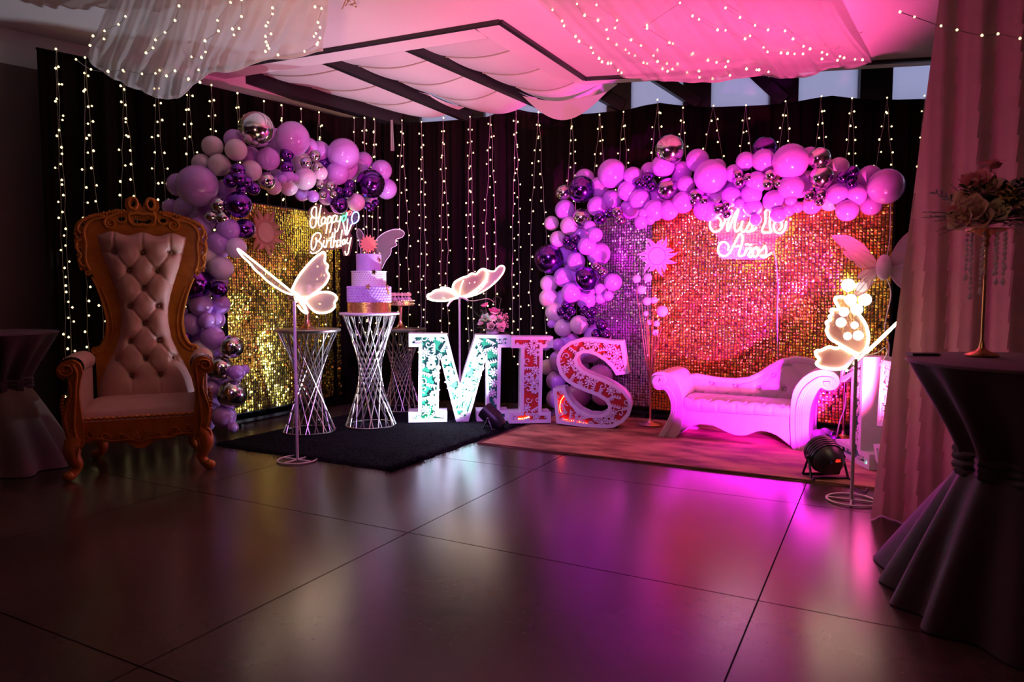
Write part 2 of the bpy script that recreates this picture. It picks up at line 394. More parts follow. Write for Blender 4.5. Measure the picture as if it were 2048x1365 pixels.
# ------------------------------------------------------------------ black curtains
def curtain(name, p0, dirv, nrm, s0, s1, top, lam, label, seed):
    n = int((s1-s0)/0.022)
    def fn(u, v):
        s = s0+(s1-s0)*u; zt = top(s); z = 0.02+(zt-0.02)*v
        w = noise.noise(V((s*0.9, seed, 0)))*2.2; k = 0.35+0.65*(1-v*0.75)
        d = 0.034*math.sin(2*PI*s/lam+w*2)+0.022*math.sin(2*PI*s/(lam*0.47)+3*w+v)
        p = p0+dirv*s+nrm*(d*k+0.01*noise.noise(V((s*2, v*3, seed)))); return V((p.x, p.y, z))
    o = thing(name, label, 'curtain', p0+dirv*s0)
    MB().grid(n, 14, fn).build('cloth', M_blackcloth, o, True, p0+dirv*s0)
    MB().tube([V((*(p0+dirv*(s0+(s1-s0)*i/40)).xy, top(s0+(s1-s0)*i/40))) for i in range(41)], 0.012, 6).build('hem', M_blackcloth, o, True, p0+dirv*s0)
    return o
def tab(pts, p0, nrm, dirv):
    out = []
    for px, py in pts:
        q = pln(px, py, p0, nrm); out.append(((q-V((p0.x,p0.y,q.z))).dot(dirv), q.z))
    return sorted(out)
TB = tab([(765,240),(806,247),(843,247),(970,238),(1016,219),(1040,221),(1066,228),(1150,232),(1250,223),(1313,207),(1350,212),(1419,217),(1539,212),(1596,205),(1659,193),(1716,200),(1779,202),(1859,200),(2100,196)], CRN, BN, BDIR)
TL = tab([(72,97),(200,123),(383,166),(500,193),(600,216),(683,237),(760,240)], CRN, LN, LDIR)
curtain('black_curtain', CRN, BDIR, BN, 0.0, 6.6, lambda s: interp(s, TB), 0.17, 'gathered black voile curtain along the wall behind the letters and sequin arch', 3.1)
LEND = TL[-1][0]
curtain('black_curtain', CRN, LDIR, LN, 0.02, LEND, lambda s: interp(s, TL), 0.16, 'gathered black voile curtain along the wall behind the throne chair', 8.7)
# a wisp of pale tulle caught at the corner
def wisp(u, v):
    p = pln(781+8*u*(1-v*0.4), 240+62*(1-v), CRN+BN*0.12, BN); return p+BN*0.01*math.sin(9*u)
tag(MB().grid(6, 8, wisp).build('tulle_strip', M_tulle, None, True), 'pale wisp of tulle hanging at the top corner where the black curtains meet', 'fabric')

# ------------------------------------------------------------------ hanging light strings
def bulb_into(mb, p, r=0.012):
    r *= random.uniform(0.85, 1.15)
    mb.lathe([(1e-4,-r),(r*0.8,-r*0.6),(r,0.1*r),(r*0.55,r*0.9),(1e-4,r*1.3)], 6, Matrix.Translation(p), cap=False)
def lightstring(top, bots, nrm, label, seed, zend):
    rnd = random.Random(seed); root = thing('light_string', label, 'string lights', top, group='hanging curtain light strings')
    wires = MB(); bulbs = MB(); side = V((-nrm.y, nrm.x, 0))
    for bx in bots:
        pts = []; z = top.z; i = 0; L = top.z-zend; ph = rnd.uniform(0, 6)
        while z > zend:
            t = (top.z-z)/L
            p = top+side*(bx*min(1, t*2.2)+rnd.uniform(-0.008, 0.008))+V((0,0,z-top.z))+nrm*0.01*math.sin(i+ph); pts.append(p)
            if i > 0:
                q = p+side*rnd.choice((-1,1))*rnd.uniform(0.008, 0.03)+nrm*0.012; bulb_into(bulbs, q, 0.0092); wires.tube([p, q], 0.002, 3)
            z -= rnd.uniform(0.125, 0.155); i += 1
        wires.tube(pts, 0.0022, 4)
    bulb_into(bulbs, top+V((0,0,0.012)), 0.0092)
    wires.build('wire', M_wire, root, False, top); bulbs.build('bulbs', M_bulb, root, False, top, kind='stuff')
ordn = ['first','second','third','fourth','fifth','sixth','seventh','eighth','ninth','tenth','eleventh','twelfth','thirteenth','fourteenth','fifteenth','sixteenth','seventeenth','eighteenth','nineteenth','twentieth']
Lx = [(112,101,.02),(170,118,.06),(248,146,.07),(312,150,.06),(376,163,.07),(423,173,.03),(475,189,.04),(528,205,.02),(563,213,.03),(602,220,.02),(638,227,.05),(708,238,.02),(729,238,.02),(748,241,.04)]
for k, (px, py, sp) in enumerate(Lx):
    p = pln(px, py, CRN+LN*0.085, LN); lightstring(p, [-sp, sp] if k not in (7, 9, 11) else [sp], LN, '%s light string along the throne curtain counted from its outer end by the bare wall' % ordn[k], k, 0.25 if k < 5 else 0.7)
Bx = [(804,243,.06),(843,246,.03),(887,238,.04),(940,236,.03),(981,226,.06),(1032,220,.04),(1077,227,.09),(1143,232,.07),(1199,232,.12),(1247,226,.06),(1315,202,.07),(1366,218,.05),(1427,214,.15),(1492,213,.09),(1571,205,.10),(1643,195,.06),(1704,199,.05),(1774,198,.09),(1849,194,.04)]
for k, (px, py, sp) in enumerate(Bx):
    p = bw(px, py, 0.085); lightstring(p, [-sp, sp], BN, '%s light string along the back curtain counted from the corner' % ordn[k], 50+k, 0.45 if k < 9 else 1.6)

# ------------------------------------------------------------------ rugs
def rug(name, x0, x1, y0, y1, h, m, label, amp, rnd_edge, n=70):
    o = thing(name, label, 'rug', ((x0+x1)/2, (y0+y1)/2, 0))
    def fn(u, v):
        e = min(u, 1-u)*(x1-x0); g = min(v, 1-v)*(y1-y0); d = min(e, g)
        z = h*min(1, d/0.03+0.02)+amp*noise.noise(V((u*60, v*50, 2)))*min(1, d/0.02)
        x = x0+(x1-x0)*u; y = y0+(y1-y0)*v
        if d < 0.01: x += rnd_edge*noise.noise(V((x*9, y*9, 1))); y += rnd_edge*noise.noise(V((x*9, y*9, 7)))
        return V((x, y, max(0.002, z)))
    MB().grid(n, n, fn).build('pile', m, o, True, o.location)
    return o
br = rug('shag_rug', -5.08, -3.16, 4.08, 6.55, 0.022, M_blackshag, 'black shaggy rug under the round wire stands', 0.006, 0.03, 110)
rr = random.Random(3); fb = MB()
for i in range(9000):
    x = rr.uniform(-5.08, -3.16); y = rr.uniform(4.07, 6.5) if i % 3 else rr.uniform(4.05, 4.5)
    if i % 5 == 0: x = rr.uniform(-3.22, -3.14)
    a = rr.uniform(0, 2*PI); l = rr.uniform(0.02, 0.045); dx, dy = math.cos(a)*l*0.7, math.sin(a)*l*0.7
    fb.add([(x-0.003*math.sin(a), y+0.003*math.cos(a), 0.012), (x+0.003*math.sin(a), y-0.003*math.cos(a), 0.012), (x+dx, y+dy, 0.012+l*0.6)], [(0,1,2)])
fb.build('fibres', M_blackshag, br, False, br.location, kind='stuff')
pr = rug('velvet_rug', -3.10, 0.10, 5.20, 7.05, 0.014, M_pinkrug, 'mottled rose velvet rug under the white chaise sofa', 0.0015, 0.006, 90)
MB().tube([(-3.09,5.21,0.008),(0.09,5.21,0.008),(0.09,7.04,0.008),(-3.09,7.04,0.008)], 0.009, 6, True).build('binding', mat('rug_binding', (0.16,0.07,0.05), 0.8), pr, True, pr.location)

# ------------------------------------------------------------------ sequin backdrops
def sequins(o, name, org, h, n, wid, hei, z0, m, seed, pitch=0.030):
    """org: bottom corner; h: horizontal direction; n: towards the room"""
    rnd = random.Random(seed); mb = MB(); nx = int(wid/pitch); nz = int(hei/pitch); up = V((0,0,1)); hs = pitch*0.44
    pan = {}
    for i in range(nx):
        for j in range(nz):
            pk = (i//10, j//10)
            if pk not in pan: pan[pk] = (rnd.gauss(0, 0.045), rnd.gauss(0, 0.045))
            q = V((i*0.11, j*0.09, seed))
            ax = pan[pk][0]+0.16*noise.noise(q)+rnd.gauss(0, 0.085)
            az = pan[pk][1]+0.16*noise.noise(q+V((40,9,3)))+rnd.gauss(0, 0.085)
            if rnd.random() < 0.05: ax += rnd.choice((-0.5, 0.5)); az += rnd.uniform(-0.4, 0.4)
            c = org+h*((i+0.5)*pitch)+up*(z0+(j+0.5)*pitch)+n*rnd.uniform(0.004, 0.012)
            hh = (h*math.cos(az)+n*math.sin(az))*hs*0.9; vv = (up*math.cos(ax)+n*math.sin(ax))*hs
            dm = n*0.0016
            mb.add([c-hh-vv, c+hh-vv, c+hh+vv, c-hh+vv, c+dm], [(0,1,4),(1,2,4),(2,3,4),(3,0,4)])
    mb.build(name, m, o, False, o.location, kind='stuff')
def backdrop(label, org, h, n, segs, hei, z0):
    o = thing('sequin_backdrop', label, 'backdrop', org)
    L = sum(s[0] for s in segs); x = 0
    fr = MB(); up = V((0,0,1))
    for a in (0, L): fr.beam(org+h*a-n*0.03, org+h*a-n*0.03+up*(z0+hei), 0.03, 0.03, (1,0.2,0))
    for z in (0.03, z0, z0+hei): fr.beam(org-n*0.03+up*z, org+h*L-n*0.03+up*z, 0.03, 0.03)
    for a in (0.05, L-0.05): fr.beam(org+h*a-n*0.30+up*0.016, org+h*a+n*0.12+up*0.016, 0.03, 0.03)
    fr.build('frame', M_black, o, False, org)
    for w, m, nm in segs:
        bk = MB(); bk.beam(org+h*(x+0.003)-n*0.004+up*(z0+hei/2), org+h*(x+w-0.003)-n*0.004+up*(z0+hei/2), 0.006, hei)
        bk.build('backing_board', M_backing, o, False, org)
        sequins(o, nm, org+h*x, h, n, w, hei, z0, m, int(w*100)+len(nm)); x += w
    return o
backdrop('gold sequin backdrop behind the cake, framed by the balloon garland of the Happy Birthday sign', V((-5.65,4.74,0)), V((0,1,0)), V((1,0,0)), [(1.93, M_gold_seq2, 'gold_sequins')], 2.10, 0.12)
backdrop('wide gold sequin backdrop lit red behind the white chaise sofa', V((-2.14,7.15,0)), V((1,0,0)), V((0,-1,0)), [(2.19, M_gold_seq, 'gold_sequins')], 2.07, 0.10)
backdrop('narrow silver sequin panel lit violet beside the balloon column and the letter S', V((-2.86,7.34,0)), V((1,-0.10,0)).normalized(), V((-0.10,-1,0)).normalized(), [(0.30, M_silver_seq, 'dark_silver_sequins'), (0.42, M_silver_seq, 'silver_sequins')], 2.04, 0.10)

# ------------------------------------------------------------------ balloon garlands
def balloon_mesh(m):
    prof = []; k = 14
    for i in range(k+1):
        t = PI*i/k; r = math.sin(t); z = -math.cos(t)
        if z < 0: z *= 1.10; r *= 1-0.10*(z*z)
        prof.append((max(r, 0.03 if i == 0 else 0.0004), z))
    prof = [(0.075,-1.21),(0.05,-1.19),(0.035,-1.15),(0.05,-1.11)]+prof[1:]
    me = MB().lathe(prof, 22, cap=False).mesh('balloon', m, 'all'); return me
BME = {'L': balloon_mesh(M_lav), 'P': balloon_mesh(M_pearl), 'V': balloon_mesh(M_chp), 'S': balloon_mesh(M_chs), 'M': balloon_mesh(M_chl)}
BLAB = {'L': None, 'P': 'pearl white balloon', 'V': 'shiny purple chrome balloon', 'S': 'shiny silver chrome balloon', 'M': 'shiny mauve chrome balloon'}
def garland(root, lst, place, seed):
    rnd = random.Random(seed)
    for k, px, py, r, deep in lst:
        p, rad, outv = place(px, py, r, deep)
        d = (-outv + V((rnd.gauss(0,.45), rnd.gauss(0,.45), rnd.gauss(0,.45)))).normalized()      # knot turned into the garland
        rot = (-d).to_track_quat('Z', 'Y').to_matrix().to_4x4()
        m = Matrix.Translation(p-V(root.location)) @ rot @ Matrix.Diagonal((rad, rad, rad*rnd.uniform(0.97, 1.04), 1))
        linked('balloon', BME[k], root, m, BLAB[k])
GL = [('S',513,259,35,0),('L',468,279,20,1),('P',425,293,21,0),('P',472,300,22,0),('P',438,330,22,0),('P',403,327,19,0),('L',395,372,41,0),('L',357,370,23,1),('P',502,342,21,0),
 ('V',476,341,15,0),('V',461,362,14,0),('V',477,357,15,0),('V',492,366,13,0),('V',483,381,10,0),('V',507,378,13,0),('V',477,410,26,0),('V',489,458,21,0),('S',438,411,17,0),('S',423,434,14,0),('S',446,437,15,0),
 ('L',456,459,23,0),('L',397,463,25,0),('L',437,486,23,0),('L',342,415,17,1),('L',374,418,26,1),('L',414,423,26,1),('P',409,512,23,0),('P',472,496,21,0),('P',442,537,24,0),('L',449,385,25,1),('L',500,313,20,1),('L',536,318,23,0),
 ('S',533,362,18,0),('L',553,354,16,1),('V',390,567,33,0),('L',554,284,27,1),('L',585,278,34,0),('V',574,309,14,0),('V',574,335,14,0),('L',576,352,13,0),('L',565,358,9,0),('L',589,356,9,0),('P',577,373,19,1),('P',610,358,22,0),
 ('P',601,325,21,1),('P',640,346,15,0),('S',630,313,12,0),('S',612,326,11,0),('S',635,336,12,0),('V',650,330,17,1),('L',640,302,20,1),('L',618,293,17,1),('L',687,309,32,0),('L',675,347,23,0),('L',727,322,18,1),('L',720,334,17,1),
 ('P',703,350,13,1),('L',763,341,21,0),('L',773,378,21,0),('V',741,368,29,0),('S',661,372,10,0),('S',641,369,9,0),('S',646,390,8,0),('S',667,389,8,0),('V',700,370,11,0),('V',695,385,12,0),('V',678,383,9,0),('L',653,394,17,1),
 ('V',678,410,18,0),('P',712,405,18,0),('L',604,388,15,1),('L',626,393,12,0),('V',736,412,8,0),('V',751,407,8,0),('V',743,418,7,0),('P',547,374,16,1),('L',740,396,14,1),('L',758,360,20,1),('L',655,365,20,1),('L',690,335,26,1),
 ('V',438,579,17,0),('L',402,611,23,0),('L',440,610,20,1),('L',345,625,14,0),('L',368,622,8,0),('L',380,650,23,0),('L',415,642,17,0),('L',425,676,24,0),('V',347,656,17,0),('V',370,676,14,0),('V',349,682,12,0),('P',403,704,24,0),
 ('S',463,694,24,0),('S',440,737,26,0),('S',464,789,29,0),('L',474,746,16,0),('L',489,740,10,0),('L',421,778,15,0),('L',448,834,24,0),('L',427,809,20,1),('L',466,855,11,0),('L',412,846,18,1),('L',357,590,26,1),('L',406,759,15,1),
 ('L',435,710,16,1),('L',470,764,11,1),('S',385,690,14,1),('L',385,540,28,1),('L',430,560,26,1),('L',395,590,26,1),('L',400,680,24,1),('L',430,640,20,1),('L',410,800,22,1),('L',440,770,22,1),('L',360,540,20,1),('L',430,500,26,1),('L',405,440,26,1)]
DL = 6.66
def placeL(px, py, r, deep):
    d = DL if px < 480 else onX(px, py, -5.52).dot(V((0,0,0))) if False else (DL if px < 480 else dep(onX(px, py, -5.50)))
    rad = r*d/FPX; off = 0.02 if deep else (0.10+rad*0.75 if rad > 0.085 else 0.22)
    if px < 480: d2 = d-off
    else: d2 = dep(onX(px, py, -5.50+off))
    rad = r*d2/FPX; out = (O0-at(px, py, d2)).normalized()
    p = at(px, py, d2); p.z = max(p.z, rad*1.02)
    return p, rad, out
gl = thing('balloon_garland', 'half arch of lavender, pearl and chrome balloons around the Happy Birthday backdrop', 'balloon garland', (-5.6, 4.6, 0))
garland(gl, GL, placeL, 11)
GR = [('S',1340,300,30,0),('L',1326,332,23,0),('L',1224,347,29,0),('L',1169,358,20,1),('V',1163,379,27,0),('S',1127,386,16,0),('L',1130,420,20,0),('L',1194,413,20,0),('S',1164,436,19,0),('P',1103,447,15,0),('P',1139,452,19,0),('P',1116,479,17,0),
 ('L',1190,470,15,0),('L',1179,453,12,0),('V',1134,482,10,0),('V',1152,479,10,0),('V',1148,495,10,0),('L',1174,492,19,0),('L',1197,508,24,1),('V',1098,518,30,0),('L',1152,523,19,0),('L',1127,555,20,0),('V',1174,558,24,0),('M',1193,534,11,0),('M',1206,545,10,0),
 ('L',1226,565,18,0),('P',1098,568,18,0),('P',1098,597,20,0),('L',1143,586,21,0),('L',1200,579,12,0),('L',1200,597,11,0),('L',1217,592,10,0),('L',1174,584,16,1),('V',1131,611,9,0),('V',1123,624,10,0),('V',1142,623,10,0),('V',1134,634,9,0),
 ('V',1169,621,10,0),('V',1185,623,10,0),('V',1177,629,10,0),('V',1182,642,9,0),('P',1110,625,20,0),('P',1126,656,18,0),('P',1158,650,19,0),('L',1103,648,9,0),('L',1195,675,28,1),('L',1116,690,13,0),('V',1203,650,12,0),('V',1193,669,11,0),('V',1211,669,11,0),
 ('L',1172,600,20,1),('L',1130,600,22,1),('L',1150,545,24,1),('L',1125,510,22,1),('L',1160,470,22,1),('L',1198,375,21,1),('L',1224,400,20,1),('V',1201,436,13,0),('M',1235,424,12,0),('M',1240,440,11,0),('V',1221,424,9,0),('L',1266,353,19,0),('L',1298,342,17,1),
 ('L',1255,382,20,0),('L',1279,399,21,0),('V',1296,355,11,0),('V',1276,366,10,0),('V',1288,368,10,0),('V',1303,374,10,0),('M',1335,378,22,0),('L',1260,418,20,1),('L',1287,428,11,0),('L',1300,440,10,0),('L',1282,444,14,0),('L',1308,421,22,0),('L',1363,344,21,1),
 ('L',1395,321,23,0),('L',1421,353,33,0),('L',1372,370,18,0),('M',1393,392,15,0),('M',1387,403,10,0),('M',1408,402,10,0),('L',1366,405,22,0),('L',1408,420,21,0),('M',1437,418,12,0),('L',1337,421,20,0),('L',1320,395,24,1),('L',1290,375,24,1),('L',1350,380,26,1),
 ('L',1434,336,18,1),('L',1468,347,18,0),('L',1491,323,19,0),('V',1529,299,25,1),('L',1527,321,23,0),('L',1581,323,35,0),('L',1619,313,19,1),('S',1639,317,22,0),('S',1643,355,24,0),('P',1677,336,21,1),('P',1616,360,19,1),('S',1541,351,12,0),('S',1535,369,12,0),('S',1557,368,9,0),
 ('M',1476,350,11,0),('M',1479,365,12,0),('M',1496,356,10,0),('L',1513,365,22,0),('L',1503,389,21,0),('L',1548,402,22,0),('L',1582,376,26,0),('L',1582,402,12,0),('L',1595,415,11,0),('L',1577,421,12,0),('M',1619,392,12,0),('M',1643,390,12,0),('M',1639,403,10,0),
 ('V',1706,344,12,0),('V',1686,355,12,0),('V',1703,367,11,0),('L',1676,388,21,0),('L',1740,354,23,1),('L',1772,373,35,0),('L',1713,389,20,0),('L',1694,421,22,0),('L',1742,410,21,1),('P',1659,404,19,1),('L',1624,410,19,1),('L',1421,424,20,0),('L',1463,394,20,0),('L',1505,416,19,0),
 ('L',1482,424,18,1),('L',1511,440,12,0),('L',1556,430,16,0),('L',1450,370,24,1),('L',1420,390,24,1),('L',1480,390,24,1),('L',1540,340,26,1),('L',1600,370,26,1),('L',1655,370,24,1),('L',1700,380,22,1),('M',1440,418,12,0),('M',1453,410,9,0),('M',1454,429,10,0),('L',1479,408,10,0),
 ('L',1120,722,22,1),('L',1152,740,28,1),('L',1112,762,20,1),('L',1155,792,25,1),('L',1180,702,25,1),('L',1112,800,20,1),('L',1200,755,26,1),('L',1092,690,12,1),('L',1140,690,24,1),('L',1205,790,22,1),('P',1095,735,16,1)]
def placeR(px, py, r, deep):
    yp = 7.08 if px > 1240 else 7.08+0.0016*(1240-px)
    d = dep(onY(px, py, yp)); rad = r*d/FPX; off = 0.03 if deep else (0.10+rad*0.75 if rad > 0.085 else 0.23)
    p = onY(px, py, yp-off); rad = r*dep(p)/FPX
    p.z = max(p.z, rad*1.02)
    return p, rad, (O0-p).normalized()
gr = thing('balloon_garland', 'long arch of lavender, pearl and chrome balloons glowing magenta above the white chaise sofa', 'balloon garland', (-2.9, 7.2, 0))
garland(gr, GR, placeR, 12)
gc = thing('balloon_cluster', 'small bunch of lavender and purple chrome balloons on the floor beside the sofa leg', 'balloons', flo(1655, 895))
def placeC(px, py, r, deep):
    d = 6.0 if not deep else 6.12; rad = r*d/FPX; p = at(px, py, d); p.z = max(p.z, rad*1.03); return p, rad, (O0-p).normalized()
garland(gc, [('L',1636,876,17,0),('L',1632,893,15,0),('V',1647,883,14,0),('V',1663,874,13,1),('V',1670,886,12,0),('L',1650,868,12,1)], placeC, 13)

# ------------------------------------------------------------------ sun cut-outs
def sun(label, c, ex, ey, r, m1, m2, name='sun_cutout', ring=None):
    n = ex.cross(ey).normalized()
    if n.dot(O0-c) < 0: n = -n
    o = thing(name, label, 'sun decoration', c); pts = []
    K = 13
    for k in range(K):
        a = 2*PI*k/K; tip = 1.0 if k % 2 == 0 else 0.84; w = PI/K; sg = 1 if k % 2 == 0 else -1
        for t, rr in ((-0.98,0.52),(-0.78,0.60),(-0.52+0.25*sg,0.72),(-0.22+0.55*sg,0.86*tip+0.04),(0.75*sg,tip),(0.20+0.42*sg,0.86*tip),(0.50+0.22*sg,0.72),(0.80,0.60),(0.98,0.52)):
            aa = a+w*t; pts.append((r*rr*math.cos(aa), r*rr*math.sin(aa)))
    MB().prism(pts, (c+n*0.012, ex, ey), -n*0.012).build('rays', m1, o, False, c)
    rg = MB(); rg.tube([c+n*0.014+ex*(r*0.40*math.cos(2*PI*k/28))+ey*(r*0.40*math.sin(2*PI*k/28)) for k in range(28)], r*0.028, 6, True); rg.build('ring', ring or m1, o, True, c)
    MB().prism([(r*0.385*math.cos(2*PI*k/28), r*0.385*math.sin(2*PI*k/28)) for k in range(28)], (c+n*0.018, ex, ey), -n*0.01).build('disc', m2, o, False, c)
    g = MB()
    for k in range(K):
        a = 2*PI*k/K; tip = 0.86 if k % 2 == 0 else 0.68
        g.tube([c+n*0.0135+ex*(r*q*math.cos(a+0.10*(q-.5)*(1 if k % 2 == 0 else -1)))+ey*(r*q*math.sin(a+0.10*(q-.5)*(1 if k % 2 == 0 else -1))) for q in (0.5,0.6,0.7,tip)], [r*0.022,r*0.018,r*0.012,r*0.004], 5)
    g.build('ray_ridges', ring or m2, o, True, c, kind='stuff')
    return o
sun('copper coloured sun cut-out hanging on the gold sequins left of the Happy Birthday sign', onX(530,465,-5.60), V((0,1,0)), V((0,0,1)), 0.265, M_copper, M_copperlt)
M_pinkdk = mat('deep_pink_card', (0.55,0.22,0.50), 0.45)
sun('pink lit sun cut-out between the silver and gold sequins above the ball stand', onY(1315,513,6.98), V((1,0,0)), V((0,0,1)), 0.215, M_pinksun, M_pinksun, ring=M_pinkdk)
MB().tube([onY(1315,513,6.99), onY(1315,513,7.16)], 0.008, 6).build('hook', M_chrome, bpy.data.objects['sun_cutout.001'], False, bpy.data.objects['sun_cutout.001'].location)

# ------------------------------------------------------------------ neon signs
def neon(mb, pts, w2p, r, k=5): mb.tube(spline([w2p(*p) for p in pts], k), r*0.88, 8)
def hb(x, y, off=0.0): return onX(600+x/10.5, 400+y/10.5, -5.52+off)
hbc = hb(600, 600, -0.02); o = thing('neon_sign', 'glowing white script sign reading Happy Birthday with coloured outline balloons, on gold sequins', 'neon sign', hbc)
S_hap = [[(345,250),(340,165),(300,150),(250,210),(240,310),(285,370),(335,385)],[(250,360),(215,450),(225,550),(270,590),(320,540),(345,430),(345,250)],[(445,110),(420,240),(392,420),(395,530),(440,545),(480,500)],[(270,375),(410,375)],
 [(535,395),(500,360),(455,410),(450,480),(485,510),(525,460),(545,380),(530,480),(555,500)],[(595,350),(575,500),(545,710)],[(590,390),(625,345),(655,380),(640,460),(590,500)],[(700,330),(670,500),(625,690)],[(695,370),(735,320),(765,360),(740,450),(690,480)],
 [(780,330),(765,420),(795,460),(840,420),(860,345)],[(860,345),(825,520),(785,650),(745,665),(730,600)]]
S_bir = [[(335,790),(345,900),(310,1010),(270,1060)],[(250,1050),(235,920),(265,780),(330,705),(410,700),(440,770),(395,850),(340,880)],[(380,870),(445,910),(455,1000),(380,1085),(270,1125),(220,1095)],[(505,850),(490,950),(520,1000),(550,960)],[(505,790),(508,800)],[(565,850),(550,1000)],[(555,930),(590,860),(630,850)],
 [(690,690),(660,850),(645,980),(680,1000)],[(610,810),(720,770)],[(735,680),(715,850),(700,1000)],[(705,920),(745,860),(775,890),(765,980),(790,990)],[(850,860),(800,850),(780,930),(810,970),(845,930)],[(885,630),(860,800),(845,960),(870,965)],[(945,830),(900,850),(890,920),(920,935),(950,850),(945,930)],
 [(1000,800),(980,880),(1010,920),(1055,870),(1075,790)],[(1075,790),(1040,960),(1010,1120),(965,1155),(945,1080)]]
for nm, ss in (('happy_lettering', S_hap), ('birthday_lettering', S_bir)):
    mb = MB()
    for st in ss: neon(mb, st, hb, 0.0075)
    mb.build(nm, M_neonh, o, True, hbc)
for nm, m, ss in (('green_balloon_outline', M_neong, [[(905,460),(880,410),(905,340),(960,330),(985,260)],[(905,460),(955,400),(990,280)]]), ('red_balloon_outline', M_neonr, [[(1005,330),(1010,270),(1050,235),(1085,260),(1050,320)]]),
                  ('blue_balloon_outline', M_neonb, [[(1110,500),(1085,400),(1110,300),(1160,255),(1215,270),(1238,350),(1215,440),(1160,485),(1110,500)]]),
                  ('string_outline', M_neonc, [[(905,470),(940,620),(965,740)],[(1000,400),(990,560),(975,740)],[(1085,510),(1040,620),(990,740)]])):
    mb = MB()
    for st in ss: neon(mb, st, hb, 0.007)
    mb.build(nm, m, o, True, hbc)
pl = [(180,560),(190,200),(300,100),(470,60),(600,260),(880,260),(1000,210),(1240,230),(1270,420),(1120,560),(1060,700),(1120,800),(1090,1000),(1040,1180),(920,1180),(880,1020),(560,1070),(400,1150),(180,1140),(200,900),(230,740),(480,700),(460,620),(260,610)]
cc = [hb(x, y, -0.025) for x, y in pl]
MB().prism([(p.y, p.z) for p in cc], ((cc[0].x,0,0), V((0,1,0)), V((0,0,1))), V((-0.004,0,0))).build('acrylic_plate', M_plate, o, False, hbc)
MB().tube([hb(360,100,-0.02), hb(330,-120,-0.02)], 0.003, 5).tube([hb(1150,240,-0.02), hb(1140,-60,-0.02)], 0.003, 5).build('hanging_wires', M_wire, o, False, hbc)

def mi(x, y, off=0.0): return onY(1400+x/10.24, 400+y/10.24, 6.93-off)
mc = mi(900, 650); o = thing('neon_sign', 'glowing white script sign reading Mis 15 Años under the magenta balloons', 'neon sign', mc)
S_mis = [[(410,545),(432,450),(380,370),(290,340),(215,430),(205,540),(255,635),(330,655),(420,600),(495,470),(525,400),(560,330)],[(500,430),(600,270),(650,210)],[(650,210),(585,420),(555,560),(570,640),(610,560),(670,400),(735,260),(790,190)],[(790,190),(725,420),(705,560),(735,645),(790,620),(845,520),(875,430)],[(875,430),(840,560),(860,645),(915,640),(985,530),(1040,420)],[(900,330),(905,340)],
 [(1040,420),(1075,500),(1060,590),(1000,650),(940,645)],[(1000,650),(1085,630),(1160,555)]]
S_15 = [[(1330,250),(1340,430),(1290,560),(1270,630),(1300,665),(1440,665),(1455,630),(1430,560),(1425,420),(1440,250),(1385,200),(1330,250)],[(1760,250),(1600,250),(1570,380),(1660,450),(1670,560),(1610,625)],[(1540,460),(1505,540),(1545,650),(1640,685),(1720,625),(1755,530),(1765,440)]]
S_ano = [[(570,1040),(585,950),(535,880),(450,865),(385,940),(370,1050),(420,1130),(520,1150),(610,1080),(690,930),(770,770),(820,700),(865,730),(870,830),(835,980),(795,1100),(820,1155),(880,1140)],[(720,955),(850,945)],[(960,980),(900,1150)],[(915,1100),(970,1010),(1040,990),(1030,1060),(990,1130),(1030,1175),(1085,1130)],[(930,925),(970,905),(1020,930),(1060,910)],
 [(1150,970),(1090,1020),(1080,1120),(1130,1170),(1190,1110),(1200,1010),(1150,970),(1200,1050),(1270,1020),(1330,935)],[(1330,935),(1360,1040),(1330,1140),(1235,1140)],[(1235,1150),(1310,1180),(1390,1140),(1470,1080)]]
for nm, ss in (('mis_lettering', S_mis), ('fifteen_lettering', S_15), ('anos_lettering', S_ano)):
    mb = MB()
    for st in ss: neon(mb, st, mi, 0.0095)
    mb.build(nm, M_neonc, o, True, mc)
pl = [(140,420),(300,200),(640,120),(1280,120),(1830,180),(1830,560),(1700,730),(1560,780),(1520,1080),(1320,1230),(800,1220),(450,1210),(340,1100),(370,800),(300,700),(180,620)]
cc = [mi(x, y, -0.02) for x, y in pl]
MB().prism([(p.x, p.z) for p in cc], ((0,cc[0].y,0), V((1,0,0)), V((0,0,1))), V((0,0.004,0))).build('acrylic_plate', M_plate, o, False, mc)
MB().tube([mi(700,150,-0.015), mi(690,-300,-0.015)], 0.003, 5).tube([mi(1500,150,-0.015), mi(1510,-300,-0.015)], 0.003, 5).build('hanging_wires', M_wire, o, False, mc)
MB().tube(spline([mi(1515,1040,-0.01), mi(1560,1300,-0.02), mi(1600,1800,-0.03), mi(1580,2400,-0.05), mi(1600,3400,-0.06)], 6), 0.004, 5).build('power_lead', M_cable, o, True, mc)

